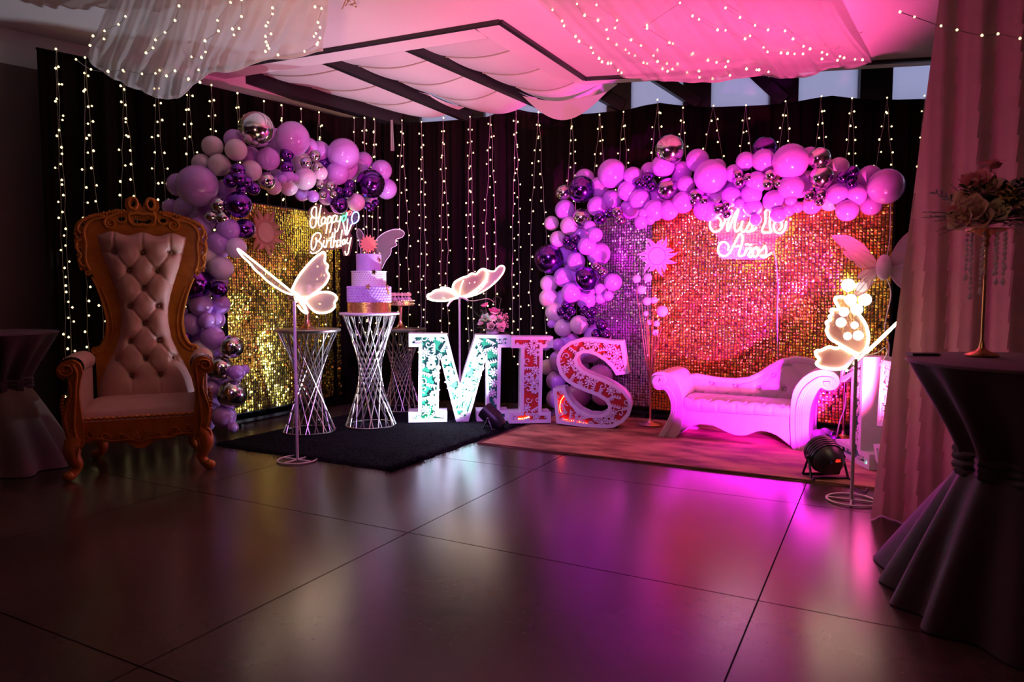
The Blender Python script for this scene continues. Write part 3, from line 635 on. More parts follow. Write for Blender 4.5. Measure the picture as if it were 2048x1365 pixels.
# ------------------------------------------------------------------ butterfly lamps
def lobe(root, pts2, fr, panel_off=0.0, tube_r=0.0075, rim=True, closed=True):
    o, ex, ey = fr; n = ex.cross(ey).normalized(); c = root.location
    sp = spline([V((p[0], p[1], 0)) for p in pts2], 4, True); l2 = [(p.x, p.y) for p in sp]
    w = MB().prism(l2, (o+n*0.002, ex, ey), -n*0.004).build('wing', M_acry, root, False, c)
    MB().tube([o+ex*a+ey*b for a, b in l2], tube_r, 8, True).build('neon_rim', M_neonw, w, True, c)
    return w
def flat(pts, conv, p0, n):
    n = V(n).normalized(); ex = n.orthogonal().normalized(); ey = n.cross(ex)
    out = []
    for px, py in pts:
        q = pln(*conv(px, py), p0, n)-V(p0); out.append((q.dot(ex), q.dot(ey)))
    return out, (V(p0), ex, ey)
def stand_base(root, p, r, zt, lean=0.0):
    MB().tube([p+V((0,0,0.012)), V((p.x+lean, p.y, zt))], 0.011, 10).build('pole', M_stand, root, True, root.location)
    MB().tube([p+V((r*math.cos(2*PI*k/36), r*math.sin(2*PI*k/36), 0.009)) for k in range(36)], 0.007, 6, True).tube([p+V((-r,0,0.009)), p+V((r,0,0.009))], 0.007, 6).tube([p+V((0,-r,0.009)), p+V((0,r,0.009))], 0.007, 6).build('ring_base', M_stand, root, True, root.location)
pb = flo(595, 922); o = thing('butterfly_lamp', 'warm neon butterfly lamp on a thin pole at the black rug edge', 'butterfly lamp', pb)
cv = lambda x, y: (450+x/2.4825, 400+y/2.4825)
cv5 = lambda x, y: (300+x/2.731, 200+y/2.731)
d0 = dep(pb); bp = at(597, 600, d0)
stand_base(o, pb, 0.15, bp.z-0.01)
vd = (bp-O0).normalized()
n1 = (-vd + V((0.25,0.1,0.12))).normalized()
pts, fr = flat([(780,1050),(790,1005),(815,960),(850,915),(900,862),(945,832),(958,850),(955,885),(972,905),(966,935),(978,960),(962,1000),(930,1032),(890,1062),(850,1085)], cv5, bp, n1); lobe(o, pts, fr)
pts, fr = flat([(852,1092),(890,1068),(930,1052),(970,1050),(1005,1062),(1022,1085),(1008,1108),(1010,1130),(985,1155),(945,1165),(905,1160),(880,1140),(862,1118)], cv5, bp, (n1+V((0,0,-0.12)))); lobe(o, pts, fr)
A = at(*cv5(485,817), d0-0.22); B = at(*cv5(790,1062), d0); ex = B-A; ch = -vd*-0.24+_r*-0.014-_u*0.052
def wing_fr(A, B, ch, shape): 
    ex = B-A; eyv = ch; return [(a, b) for a, b in shape], (A, ex, eyv)
sh = [(0,0),(0.0,0.25),(0.08,0.5),(0.2,0.62),(0.28,0.9),(0.4,0.95),(0.5,1.1),(0.68,1.0),(0.85,0.7),(0.98,0.2),(1,0),(0.75,-0.02),(0.5,-0.03),(0.25,-0.03)]
def lobe3(root, A, B, ch, sh, tr=0.0075):
    ex = B-A; c = root.location; n = ex.cross(ch).normalized(); sp = spline([V((p[0],p[1],0)) for p in sh], 4, True)
    l2 = [(p.x, p.y) for p in sp]
    w = MB().prism(l2, (A+n*0.002, ex, ch), -n*0.004).build('wing', M_acry, root, False, c)
    MB().tube([A+ex*a+ch*b for a, b in l2], tr, 8, True).build('neon_rim', M_neonw, w, True, c)
lobe3(o, A, B, ch, sh)
A2 = B; B2 = at(*cv5(858,1160), d0-0.06); lobe3(o, B2, A2, ch*0.8, [(0,0),(0.1,0.5),(0.4,0.9),(0.75,0.8),(0.98,0.2),(1,0),(0.5,-0.05)], 0.008)
MB().tube([at(*cv5(770,1045), d0), at(*cv5(800,1075), d0-0.01), at(*cv5(840,1120), d0-0.02), at(*cv5(862,1165), d0-0.03)], [0.010,0.016,0.016,0.008], 10).build('body', M_stand, o, True, pb)
MB().tube(spline([at(*cv5(775,1050),d0-0.02), at(*cv5(800,1060),d0-0.06), at(*cv5(850,1110),d0-0.07)],5), 0.009, 8).build('neon_body_line', M_neonw, o, True, pb)
MB().box(bp+V((0,0,-0.03)), (0.05,0.03,0.02), YAW).build('bracket', M_rosegold, o, False, pb)

pm = V((-4.12,6.35,0)); 
pm = at(919, 600, 7.45); pm.z = 0.0
o = thing('butterfly_lamp', 'warm neon butterfly lamp against the black curtain behind the letter M', 'butterfly lamp', pm)
cm = lambda x, y: (840+x/8.03, 510+y/8.03); dm = dep(V((pm.x,pm.y,1.27))); bm = at(*cm(625,690), dm); vm = (bm-O0).normalized()
stand_base(o, pm, 0.15, bm.z-0.005)
for L_, nn, off in (([(560,640),(480,590),(400,565),(320,560),(230,580),(185,620),(130,640),(120,680),(160,715),(230,735),(330,742),(440,735),(560,700),(610,690)], (0.2,0,0.45), -0.02),
                ([(615,670),(570,610),(535,560),(530,500),(560,440),(620,400),(690,365),(760,345),(830,300),(900,310),(960,250),(1020,225),(1065,250),(1080,320),(1060,390),(1000,470),(900,560),(800,630),(720,668)], (0.2,0.1,0.25), 0.0),
                ([(720,680),(820,630),(920,590),(1020,500),(1070,400),(1085,300),(1070,245),(1130,262),(1190,265),(1230,225),(1280,180),(1335,178),(1358,215),(1335,290),(1270,380),(1180,470),(1060,560),(930,630),(800,672)], (-0.3,0.1,0.3), 0.03),
                ([(600,640),(520,560),(440,530),(370,520),(330,535),(420,560),(520,600)], (0.1,0.1,0.5), 0.06)):
    pts, fr = flat(L_, cm, bm+vm*off, (-vm+V(nn)*0.5)); lobe(o, pts, fr, tube_r=0.010 if off < 0.02 else 0.006)
MB().tube(spline([at(*cm(620,690),dm-0.02), at(*cm(640,620),dm-0.02), at(*cm(660,500),dm-0.02), at(*cm(700,410),dm-0.02)],4), 0.006, 6).build('neon_vein', M_neonw, o, True, pm)
MB().tube(spline([at(*cm(440,825),dm-0.05), at(*cm(475,770),dm-0.03), at(*cm(540,715),dm-0.02), at(*cm(630,690),dm-0.02), at(*cm(700,695),dm-0.02), at(*cm(770,735),dm-0.02)],4), 0.010, 8).build('body', M_stand, o, True, pm)
MB().tube(spline([at(*cm(770,735),dm-0.02), at(*cm(880,740),dm), at(*cm(1060,705),dm), at(*cm(1150,730),dm+0.02), at(*cm(1190,770),dm+0.03)],5), 0.004, 6).build('lead', M_wire, o, True, pm)

pr_ = flo(1703, 1003); o = thing('butterfly_lamp', 'bright neon butterfly lamp on a pale pole before the sofa arm and number 1', 'butterfly lamp', pr_)
c4 = lambda x, y: (1600+x/4.015, 420+y/4.015); dr = dep(pr_); br_ = at(*c4(480,1185), dr); vr = (br_-O0).normalized()
stand_base(o, pr_, 0.145, br_.z-0.005)
nr = (-vr+V((-0.15,0.1,0.1)))
pts, fr = flat([(300,700),(280,715),(285,740),(310,785),(295,800),(250,800),(258,840),(235,855),(245,885),(212,900),(222,940),(212,970),(240,1030),(300,1070),(360,1105),(425,1140),(480,1160),(520,1130),(545,1070),(548,1000),(530,930),(495,870),(450,815),(405,755),(360,705)], c4, br_, nr); lobe(o, pts, fr, tube_r=0.009)
pts, fr = flat([(470,1180),(400,1140),(330,1105),(290,1112),(230,1102),(170,1128),(128,1135),(130,1170),(155,1200),(132,1235),(165,1262),(225,1275),(300,1280),(370,1265),(430,1230)], c4, br_, (nr+V((0,0,-0.15)))); lobe(o, pts, fr, tube_r=0.009)
A = at(*c4(808,880), dr-0.16); B = at(*c4(385,1280), dr-0.02); ch = vr*0.24+_r*0.006-_u*0.004
lobe3(o, A, B, ch, [(0,0),(0.03,0.3),(0.15,0.6),(0.3,0.95),(0.5,1.05),(0.62,0.9),(0.72,1.0),(0.88,0.7),(0.98,0.2),(1,0),(0.5,-0.03)], 0.0075)
MB().tube([at(*c4(385,1280),dr-0.04), at(*c4(450,1215),dr-0.03), at(*c4(520,1150),dr-0.02), at(*c4(560,1110),dr-0.02)], [0.008,0.015,0.015,0.008], 10).build('body', M_stand, o, True, pr_)
MB().tube(spline([at(*c4(530,1170),dr+0.02), at(*c4(620,1150),dr+0.06), at(*c4(680,1110),dr+0.12), at(*c4(700,1150),dr+0.15), at(*c4(640,1250),dr+0.25)],5), 0.004, 6).build('lead', M_cable, o, True, pr_)

# ------------------------------------------------------------------ hourglass wire stands
def wirestand(label, c, rt, rb, h, m, K=18, twist=2.25):
    o = thing('wire_stand', label, 'pedestal', c)
    tp = MB(); tp.lathe([(0,h-0.022),(rt+0.012,h-0.022),(rt+0.016,h-0.016),(rt+0.016,h-0.006),(rt+0.010,h),(0.001,h)], 48); tp.build('top', M_stand if m is M_chrome else M_darkchrome, o, True)
    MB().tube([V((rb*math.cos(2*PI*k/40), rb*math.sin(2*PI*k/40), 0.034)) for k in range(40)], 0.007, 6, True).build('foot_ring', m, o, True)
    MB().tube([V(((rt-0.02)*math.cos(2*PI*k/40), (rt-0.02)*math.sin(2*PI*k/40), h-0.028)) for k in range(40)], 0.006, 6, True).build('upper_ring', m, o, True)
    for sgn in (1, -1):
        rod = MB().tube([V((rb,0,0.036)), V(((rt-0.02)*math.cos(twist*sgn), (rt-0.02)*math.sin(twist*sgn), h-0.03))], 0.0055, 6).mesh('rod', m, True)
        for k in range(K): linked('rod', rod, o, Matrix.Rotation(2*PI*k/K+0.1*sgn, 4, 'Z'))
    return o
w1 = wirestand('tall bright wire stand of crossing rods under the tiered cake', V((-4.40,5.36,0)), 0.272, 0.24, 1.13, M_chrome)
w2 = wirestand('dark steel wire stand behind the butterfly pole, holding a gold cupcake dish', V((-4.72,4.86,0)), 0.285, 0.235, 0.985, M_darkchrome)
w3 = wirestand('dim wire stand half hidden behind the letter M, holding a cupcake dish', V((-4.72,6.28,0)), 0.27, 0.235, 0.93, M_darkchrome)

# cupcakes on footed dishes
def rosette_prof(): return [(0.001,0.0),(0.026,0.0),(0.033,0.035),(0.036,0.040),(0.034,0.050),(0.028,0.060),(0.025,0.066),(0.016,0.076),(0.012,0.082),(0.002,0.092)]
cup_me = MB().lathe([(0.001,0),(0.024,0),(0.033,0.036),(0.001,0.036)], 16, wob=lambda ph, i: 1+0.03*math.cos(16*ph)).mesh('paper_cup', M_cakew, True)
ice = MB(); ice.lathe([(0.034,0.035),(0.036,0.044),(0.033,0.052),(0.027,0.056),(0.028,0.063),(0.020,0.068),(0.019,0.075),(0.008,0.084),(0.001,0.088)], 18, wob=lambda ph, i: 1+0.05*math.sin(5*ph+i*0.9)); ice_me = ice.mesh('frosting', M_pinkcream, 'all')
def topper_mesh():
    mb = MB(); pts = []
    for k in range(20):
        a = 2*PI*k/20; r = 0.026 if k % 2 == 0 else 0.017; pts.append((r*math.cos(a), r*math.sin(a)))
    mb.prism(pts, ((0,0,0.112), (1,0,0), (0,0,1)), (0,0.003,0)); mb.box((0,0.0015,0.088), (0.003,0.003,0.03)); return mb.mesh('topper', M_peachtop)
top_me = topper_mesh()
def cakedish(label, c, r, hf, n_in, place_label, lab_cup):
    o = thing('cake_dish', label, 'cake stand', c)
    MB().lathe([(0.001,0),(0.075,0),(0.078,0.006),(0.050,0.02),(0.026,0.05),(0.018,0.09),(0.026,hf-0.015),(0.05,hf),(0.001,hf)], 24).build('foot', M_rosegold, o, True)
    MB().lathe([(0.001,hf),(r-0.006,hf),(r,hf+0.004),(r,hf+0.055),(r-0.006,hf+0.055),(r-0.006,hf+0.01),(0.001,hf+0.01)], 40).build('dish', M_glitter, o, True)
    lace = MB()
    for k in range(36):
        a = 2*PI*k/36; lace.ball((r*1.005*math.cos(a), r*1.005*math.sin(a), hf+0.055), 0.012, 6); lace.ball((r*1.005*math.cos(a+0.08), r*1.005*math.sin(a+0.08), hf+0.02), 0.008, 6)
    lace.build('lace_edge', M_chs, o, True)
    vdir = (O0-V(c)); vdir.z = 0; base_a = math.atan2(vdir.y, vdir.x)
    for k in range(n_in):
        a = base_a+2*PI*k/n_in+0.2
        p = V(c)+V(((r-0.048)*math.cos(a), (r-0.048)*math.sin(a), hf+0.011))
        cc = thing('cupcake', lab_cup % ordn[k], 'cupcake', p, base_a-PI/2+PI, group=place_label)
        linked('paper_cup', cup_me, cc); linked('frosting', ice_me, cc); linked('topper', top_me, cc)
cakedish('footed gold dish of cupcakes on the dark wire stand, seen through the butterfly wing', V((-4.72,4.86,0.985)), 0.17, 0.26, 9, 'cupcakes on the dish behind the butterfly', '%s lilac frosted cupcake counted round the dish behind the butterfly wing')
cakedish('footed gold dish of cupcakes right of the cake against the black curtain', V((-4.72,6.28,0.93)), 0.15, 0.25, 8, 'cupcakes on the dish right of the cake', '%s crown topped cupcake counted round the dish right of the cake')

# ------------------------------------------------------------------ the tiered cake
cb = V((-4.40,5.36,1.13)); ck = thing('tiered_cake', 'four tier lilac, white and gold cake with orange sun topper on the bright wire stand', 'cake', cb)
face = math.atan2(-cb.y, -cb.x)
MB().lathe([(0.001,0),(0.205,0),(0.205,0.098),(0.001,0.098)], 48).build('gold_glitter_base', M_glitter, ck, True)
gl_ = MB(); rg = random.Random(5)
for i in range(900):
    a = rg.uniform(0, 2*PI); z = rg.uniform(0.004, 0.094); r = 0.206; t = V((-math.sin(a), math.cos(a), 0)); c0 = V((r*math.cos(a), r*math.sin(a), z)); s_ = 0.005
    q = V((math.cos(a), math.sin(a), 0))*rg.uniform(-0.004, 0.004); gl_.add([c0-t*s_, c0+t*s_+q, c0+V((0,0,s_*1.6))-q], [(0,1,2)])
gl_.build('glitter_flakes', M_glitter, ck, False, kind='stuff')
MB().lathe([(0.001,0.099),(0.200,0.099),(0.200,0.248),(0.190,0.252),(0.001,0.252)], 48).build('rosette_tier', M_cakel, ck, True)
rs = MB()
for j in range(6):
    for k in range(40):
        a = 2*PI*(k+0.5*(j % 2))/40; rr = 0.203; z = 0.112+j*0.025
        m = Matrix.Translation((rr*math.cos(a), rr*math.sin(a), z)) @ Matrix.Rotation(a, 4, 'Z') @ Matrix.Rotation(PI/2, 4, 'Y')
        rs.lathe([(0.017,-0.004),(0.017,0.003),(0.011,0.008),(0.010,0.005),(0.005,0.010),(0.001,0.009)], 8, m, cap=False)
rs.build('cream_rosettes', M_ruffle, ck, True, kind='stuff')
MB().lathe([(0.001,0.253),(0.165,0.253),(0.165,0.392),(0.160,0.397),(0.001,0.397)], 48).build('white_tier', M_cakew, ck, True)
dt = MB()
for j in range(7):
    for k in range(44):
        a = 2*PI*(k+0.5*(j % 2))/44; dt.ball((0.1655*math.cos(a), 0.1655*math.sin(a), 0.266+j*0.019), 0.0035, 5)
dt.build('pearl_dots', M_chs, ck, True, kind='stuff')
MB().lathe([(0.172,0.390),(0.172,0.397),(0.001,0.398)], 40).build('tier_board', M_cakew, ck, True)
MB().lathe([(0.001,0.399),(0.120,0.399),(0.120,0.555),(0.115,0.560),(0.001,0.560)], 40).build('lilac_tier', M_cakel, ck, True)
vx = V((-math.sin(face), math.cos(face), 0)); 
if vx.dot(_r) < 0: vx = -vx
vf = V((math.cos(face), math.sin(face), 0))
def starpoly(r1, r2, k): return [((r1 if i % 2 == 0 else r2)*math.cos(PI*i/k), (r1 if i % 2 == 0 else r2)*math.sin(PI*i/k)) for i in range(2*k)]
MB().prism(starpoly(0.092, 0.062, 14), (vf*0.05+V((0,0,0.655)), vx, V((0,0,1))), -vf*0.005).build('sun_topper', M_orange, ck)
MB().prism([(0.045*math.cos(2*PI*k/20), 0.045*math.sin(2*PI*k/20)) for k in range(20)], (vf*0.056+V((0,0,0.655)), vx, V((0,0,1))), -vf*0.005).box(vf*0.05+V((0,0,0.575)), (0.006,0.006,0.07)).build('sun_face', M_orange, ck)
sw = MB()
for a_, z_, r_, s_ in ((0.25,0.385,0.18,0.030),(-0.05,0.245,0.206,0.034),(0.95,0.235,0.206,0.032),(0.9,0.50,0.125,0.026),(1.0,0.19,0.21,0.025)):
    q = vf*math.cos(a_)+vx*math.sin(a_); ex = V((-q.y, q.x, 0)); sw.prism(starpoly(s_, s_*0.45, 5), (q*(r_+0.006)+V((0,0,z_)), ex, V((0,0,1))), -q*0.004)
sw.build('gold_stars', M_gold, ck)
wg = [(0.02,0.02),(0.05,0.12),(0.12,0.19),(0.22,0.235),(0.30,0.24),(0.345,0.21),(0.32,0.165),(0.26,0.145),(0.25,0.115),(0.265,0.085),(0.21,0.055),(0.205,0.02),(0.19,-0.02),(0.15,-0.07),(0.09,-0.17),(0.04,-0.10)]
for sgn, sx in ((1, 1.0), (-1, 0.42)):
    exw = (vx*sgn*sx - vf*(0.3 if sgn > 0 else 0.75)).normalized()*(1 if sgn > 0 else 0.55)
    ow = V((0,0,0.575))-vf*0.06+vx*0.02*sgn
    sp = [(p.x, p.y) for p in spline([V((a,b,0)) for a, b in wg], 3, True)]
    w = MB().prism(sp, (ow, exw, V((0,0,1))), vf*-0.003).build('fairy_wing', M_cakewing, ck)
    MB().tube([ow+exw*a+V((0,0,b)) for a, b in sp], 0.004, 6, True).build('wing_edge', M_stand, w, True)

# ------------------------------------------------------------------ big cut-out letters with lace fronts
def offset_poly(p, d):
    n = len(p); out = []
    for i in range(n):
        a, b, c = V(p[i-1]), V(p[i]), V(p[(i+1) % n]); e1 = (b-a).normalized(); e2 = (c-b).normalized()
        n1 = V((-e1.y, e1.x)); n2 = V((-e2.y, e2.x)); m = (n1+n2); L = max(0.45, 1+n1.dot(n2)); out.append(tuple(b+m*(d/L)))
    return out
def inside(p, poly):
    x, y = p; c = False; n = len(poly)
    for i in range(n):
        (x1, y1), (x2, y2) = poly[i], poly[(i+1) % n]
        if (y1 > y) != (y2 > y) and x < (x2-x1)*(y-y1)/(y2-y1)+x1: c = not c
    return c
def edge_d(p, poly):
    P = V(p); best = 9
    for i in range(len(poly)):
        a, b = V(poly[i]), V(poly[(i+1) % len(poly)]); ab = b-a; t = max(0, min(1, (P-a).dot(ab)/max(1e-9, ab.length_squared))); best = min(best, (P-a-ab*t).length)
    return best
def sm2(pts, k=3): return [(p.x, p.y) for p in spline([V((a, b, 0)) for a, b in pts], k, True)]
def letter(label, poly, org, ang, m_panel, seed, depth=0.22, border=0.034, leds=(), led_m=None):
    o = thing('marquee_letter', label, 'letter', org, ang); rnd = random.Random(seed)
    fr = ((0,0,0), V((1,0,0)), V((0,0,1))); Y = V((0,1,0))
    inn = offset_poly(poly, border)
    MB().prism(poly, fr, Y*0.035, holes=[list(reversed(inn))]).build('front_border', M_letter, o)
    MB().prism(poly, ((0,0.035,0), V((1,0,0)), V((0,0,1))), Y*(depth-0.035)).build('body', M_letter, o)
    pan = offset_poly(poly, border-0.006)
    MB().prism(pan, ((0,0.0245,0), V((1,0,0)), V((0,0,1))), Y*0.008).build('colour_panel', m_panel, o)
    # lace: flowers, leaves, curls cut from white board
    pts = []; xs_ = [p[0] for p in poly]; zs_ = [p[1] for p in poly]
    for t in range(5000):
        p = (rnd.uniform(min(xs_), max(xs_)), rnd.uniform(min(zs_), max(zs_)))
        if inside(p, inn) and all((p[0]-q[0])**2+(p[1]-q[1])**2 > 0.064**2 for q in pts): pts.append(p)
    lace = MB()
    def piece(c, poly2, yy=0.004, th=0.010):
        good = [q for q in poly2]
        lace.prism(good, (V((c[0], yy, c[1])), V((1,0,0)), V((0,0,1))), Y*th)
    for k, c in enumerate(pts):
        ed = edge_d(c, inn); kind = rnd.random(); R0 = min(0.05, ed+border*0.75); a0 = rnd.uniform(0, 2*PI)
        if kind < 0.36 and R0 > 0.03:
            N = 8
            for i in range(N):
                a = a0+2*PI*i/N; ca, sa = math.cos(a), math.sin(a); r1, r2, w = R0*0.28, R0, R0*0.21
                q = [(r1, 0), ((r1+r2)/2, -w), (r2, 0), ((r1+r2)/2, w)]
                piece(c, [(x*ca-y*sa, x*sa+y*ca) for x, y in q])
            piece(c, [(R0*0.34*math.cos(2*PI*i/8), R0*0.34*math.sin(2*PI*i/8)) for i in range(8)], 0.003)
        elif kind < 0.52 and R0 > 0.026:          # disc with cut rays
            N = 8
            for i in range(N):
                a = a0+2*PI*i/N; w = PI/N*0.80
                q = [(R0*0.25*math.cos(a-w), R0*0.25*math.sin(a-w)), (R0*0.9*math.cos(a-w), R0*0.9*math.sin(a-w)), (R0*math.cos(a), R0*math.sin(a)), (R0*0.9*math.cos(a+w), R0*0.9*math.sin(a+w)), (R0*0.25*math.cos(a+w), R0*0.25*math.sin(a+w))]
                piece(c, q)
        elif kind < 0.84:                           # leaf sprig
            L = min(0.085, R0*1.7); st = []
            for i in range(9): t = i/8-0.5; st.append((L*t*math.cos(a0)-0.22*L*math.sin(3*t)*math.sin(a0), L*t*math.sin(a0)+0.22*L*math.sin(3*t)*math.cos(a0)))
            for i in range(8):
                (x1, y1), (x2, y2) = st[i], st[i+1]; nx_, ny_ = -(y2-y1), (x2-x1); l = math.hypot(nx_, ny_); nx_, ny_ = nx_/l*0.0032, ny_/l*0.0032
                piece(c, [(x1-nx_,y1-ny_),(x2-nx_,y2-ny_),(x2+nx_,y2+ny_),(x1+nx_,y1+ny_)], 0.005)
            for i in (1, 3, 5, 7):
                for sgn in (1, -1):
                    b = a0+sgn*(0.75+0.1*i/8); x0, y0 = st[i]; ll = 0.030; ca, sa = math.cos(b), math.sin(b); w = 0.0085
                    q = [(0,0),(ll*0.35,-w),(ll,0),(ll*0.35,w)]
                    piece(c, [(x0+x*ca-y*sa, y0+x*sa+y*ca) for x, y in q], 0.006)
        else:                                       # curl
            st = [((0.006+0.0048*t)*math.cos(a0+t*0.9), (0.006+0.0048*t)*math.sin(a0+t*0.9)) for t in range(8)]
            for i in range(7):
                (x1, y1), (x2, y2) = st[i], st[i+1]; nx_, ny_ = -(y2-y1), (x2-x1); l = math.hypot(nx_, ny_); nx_, ny_ = nx_/l*0.0045, ny_/l*0.0045
                piece(c, [(x1-nx_,y1-ny_),(x2-nx_,y2-ny_),(x2+nx_,y2+ny_),(x1+nx_,y1+ny_)], 0.005)
    lace.build('lace_front', M_letter, o, False, label='white floral lace cut over the coloured panel', kind='stuff')
    for k, (mm, path) in enumerate(leds):
        lm = MB()
        for p in spline([V((a, 0.014, b)) for a, b in path], 4): lm.ball(p, 0.006, 6)
        lm.build('led_strip', mm, o, True)
    return o
PM = [(0,0),(.385,0),(.385,.107),(.300,.107),(.312,.68),(.475,0),(.600,0),(.785,.68),(.782,.107),(.68,.107),(.68,0),(1.0,0),(1.0,.107),(.918,.107),(.930,.745),(1.02,.745),(1.02,.87),(.675,.875),(.515,.37),(.388,.885),(.010,.89),(.010,.757),(.108,.757),(.096,.107),(0,.107)]
PI_ = [(0,0),(.42,0),(.42,.108),(.325,.108),(.338,.75),(.44,.75),(.44,.86),(.025,.865),(.025,.75),(.122,.75),(.114,.112),(0,.112)]
_S = [(640,1215),(900,1240),(1130,1250),(1240,1250),(1330,1238),(1440,1170),(1515,1080),(1540,980),(1520,880),(1450,790),(1340,722),(1220,665),(1080,615),(965,565),(905,505),(888,440),(910,385),(960,358),(1030,358),(1110,385),(1210,445),(1295,525),(1350,615),(1500,590),(1430,205),(1300,205),(1180,190),(1050,176),(930,182),(800,222),(700,295),(645,390),(638,490),(675,610),(755,705),(860,768),(1000,825),(1130,868),(1225,925),(1262,985),(1245,1050),(1165,1092),(1040,1088),(930,1040),(840,965),(775,870),(740,772),(596,795)]
PS = [((x-600)*.00081, (1250-y)*.00081) for x, y in _S]
P1 = [(0,0),(.56,0),(.56,.115),(.42,.115),(.42,.82),(.27,.82),(.05,.70),(.05,.585),(.24,.655),(.24,.115),(0,.115)]
P5 = [(.0,.20),(.04,.09),(.14,.01),(.28,-.0),(.42,.03),(.53,.13),(.56,.27),(.52,.41),(.42,.50),(.30,.53),(.20,.51),(.21,.66),(.50,.66),(.50,.82),(.07,.82),(.04,.34),(.18,.36),(.27,.385),(.35,.34),(.38,.26),(.34,.17),(.26,.135),(.19,.16),(.155,.235)]
ang = YAW
letter('white letter M with green floral lace front, first of the word on the floor', PM, V((*flo(817,851).xy, 0.026)), ang+R(6), M_green, 1, leds=((M_ledg, [(.185,.03),(.20,.07),(.215,.11),(.225,.18),(.235,.235)]),(M_ledg,[(.08,.045),(.16,.035),(.22,.05)])))
letter('white letter I with orange red floral lace front between M and S', PI_, V((*flo(1018,853).xy, 0.026)), ang+R(6), M_red, 2, leds=((M_ledo, [(.10,.045),(.17,.05),(.20,.06)]),))
letter('white letter S with red floral lace front beside the balloon column', PS, V((*flo(1106,856).xy, 0.016)), ang-R(13), M_red, 3, leds=((M_ledr, [(.105,.30),(.075,.25),(.065,.20),(.07,.15),(.09,.115)]),(M_ledr, [(.10,.07),(.18,.06),(.26,.05),(.33,.035)])))
ex1 = V((.45,-.89,0)).normalized(); a1 = math.atan2(ex1.y, ex1.x)
letter('white number 1 with green floral lace front right of the sofa', P1, V((-0.06,5.71,0.016))-ex1*0.56, a1, M_green, 4, leds=((M_ledg, [(.50,.045),(.52,.05),(.53,.06)]),))
letter('white number 5 with green floral lace front, mostly hidden by the pale drape', P5, V((-0.06,5.71,0.016))+ex1*0.022+V((.89,.45,0))*0.015, a1, M_green, 5)

# ------------------------------------------------------------------ stage lights on the floor
def par_can(label, base, yaw, tilt, r, l, col, power, size, blend, led=True, bowl=False):
    """beam along local +Y tilted up"""
    o = thing('stage_light', label, 'stage light', base, yaw)
    m = Matrix.Translation((0,0,r*1.25)) @ Matrix.Rotation(PI/2-(-tilt)-PI/2, 4, 'X') @ Matrix.Rotation(-PI/2, 4, 'X')
    b = MB(); b.lathe([(0.001,-l*0.55),(r*0.55,-l*0.55),(r*0.80,-l*0.40),(r*0.98,-l*0.10),(r,l*0.45),(r*0.93,l*0.45),(r*0.92,l*0.36),(0.001,l*0.36)], 32, m)
    b.build('housing', M_plastic, o, True)
    fi = MB()
    for k in range(5): fi.lathe([(r*0.99-k*0.005,-l*0.12+k*0.022*l/0.2),(r*1.03,-l*0.12+k*0.022*l/0.2),(r*1.03,-l*0.06+k*0.022*l/0.2),(r*0.99,-l*0.06+k*0.022*l/0.2)], 32, m, cap=False)
    fi.build('cooling_fins', M_plastic, o, True)
    ln = MB()
    for k in range(18):
        rr = r*(0.0 if k == 0 else 0.38 if k < 6 else 0.74); a = 2*PI*k/5 if k < 6 else 2*PI*k/12; ln.ball(m @ V((rr*math.cos(a), rr*math.sin(a), l*0.38)), r*0.11, 8)
    ln.build('lenses', M_crystal, o, True)
    for sx in (-1, 1):
        MB().tube([V((sx*r*1.08,0,r*1.25)), V((sx*r*1.15,-r*0.55,0.008)), V((sx*r*1.15,-r*0.9,0.008))], 0.009, 6).tube([V((sx*r*1.08,0,r*1.25)), V((sx*r*1.15,r*0.55,0.008))], 0.009, 6).ball((sx*r*1.10,0,r*1.25), 0.018, 8).build('yoke_leg', M_plastic, o, True)
    MB().tube([V((-r*1.15,-r*0.55,0.008)), V((r*1.15,-r*0.55,0.008))], 0.008, 6).tube([V((-r*1.15,r*0.55,0.008)), V((r*1.15,r*0.55,0.008))], 0.008, 6).build('yoke_bar', M_plastic, o, True)
    if led:
        MB().box(m @ V((0.022,-0.048,-l*0.54)), (0.036,0.012,0.020), 0.3).build('red_display', M_dispr, o); MB().box(m @ V((-0.026,-0.040,-l*0.54)), (0.014,0.012,0.028)).build('blue_button', M_blueb, o)
    ld = bpy.data.lights.new('stage_light_beam', 'SPOT'); ld.color = col; ld.energy = power; ld.spot_size = R(size); ld.spot_blend = blend; ld.shadow_soft_size = r*0.35
    lo = bpy.data.objects.new('stage_light_beam', ld); COL.objects.link(lo); lo.parent = o
    lo.matrix_local = m @ Matrix.Translation((0,0,l*0.5)) @ Matrix.Rotation(PI, 4, 'X')
    return o
M_blueb = mat('blue_button', (0.05,0.08,0.4), 0.4)
pa = V((-0.33,5.36,0.014)); ta = V((-1.35,7.05,2.25)); da = ta-pa
par_can('round black stage light with a red display on the rose rug, aimed at the sofa', pa, math.atan2(-da.x, da.y), R(21), 0.115, 0.22, (1.0,0.012,0.95), 850, 70, 0.3)
pb_ = V((*flo(985,862).xy, 0.025)); tb_ = V((-4.45,5.75,0.75)); db = tb_-pb_
par_can('small ribbed black stage light tilted up in front of the letter M', pb_, math.atan2(-db.x, db.y), R(38), 0.085, 0.24, (0.72,0.80,1.0), 260, 130, 0.9, led=False)

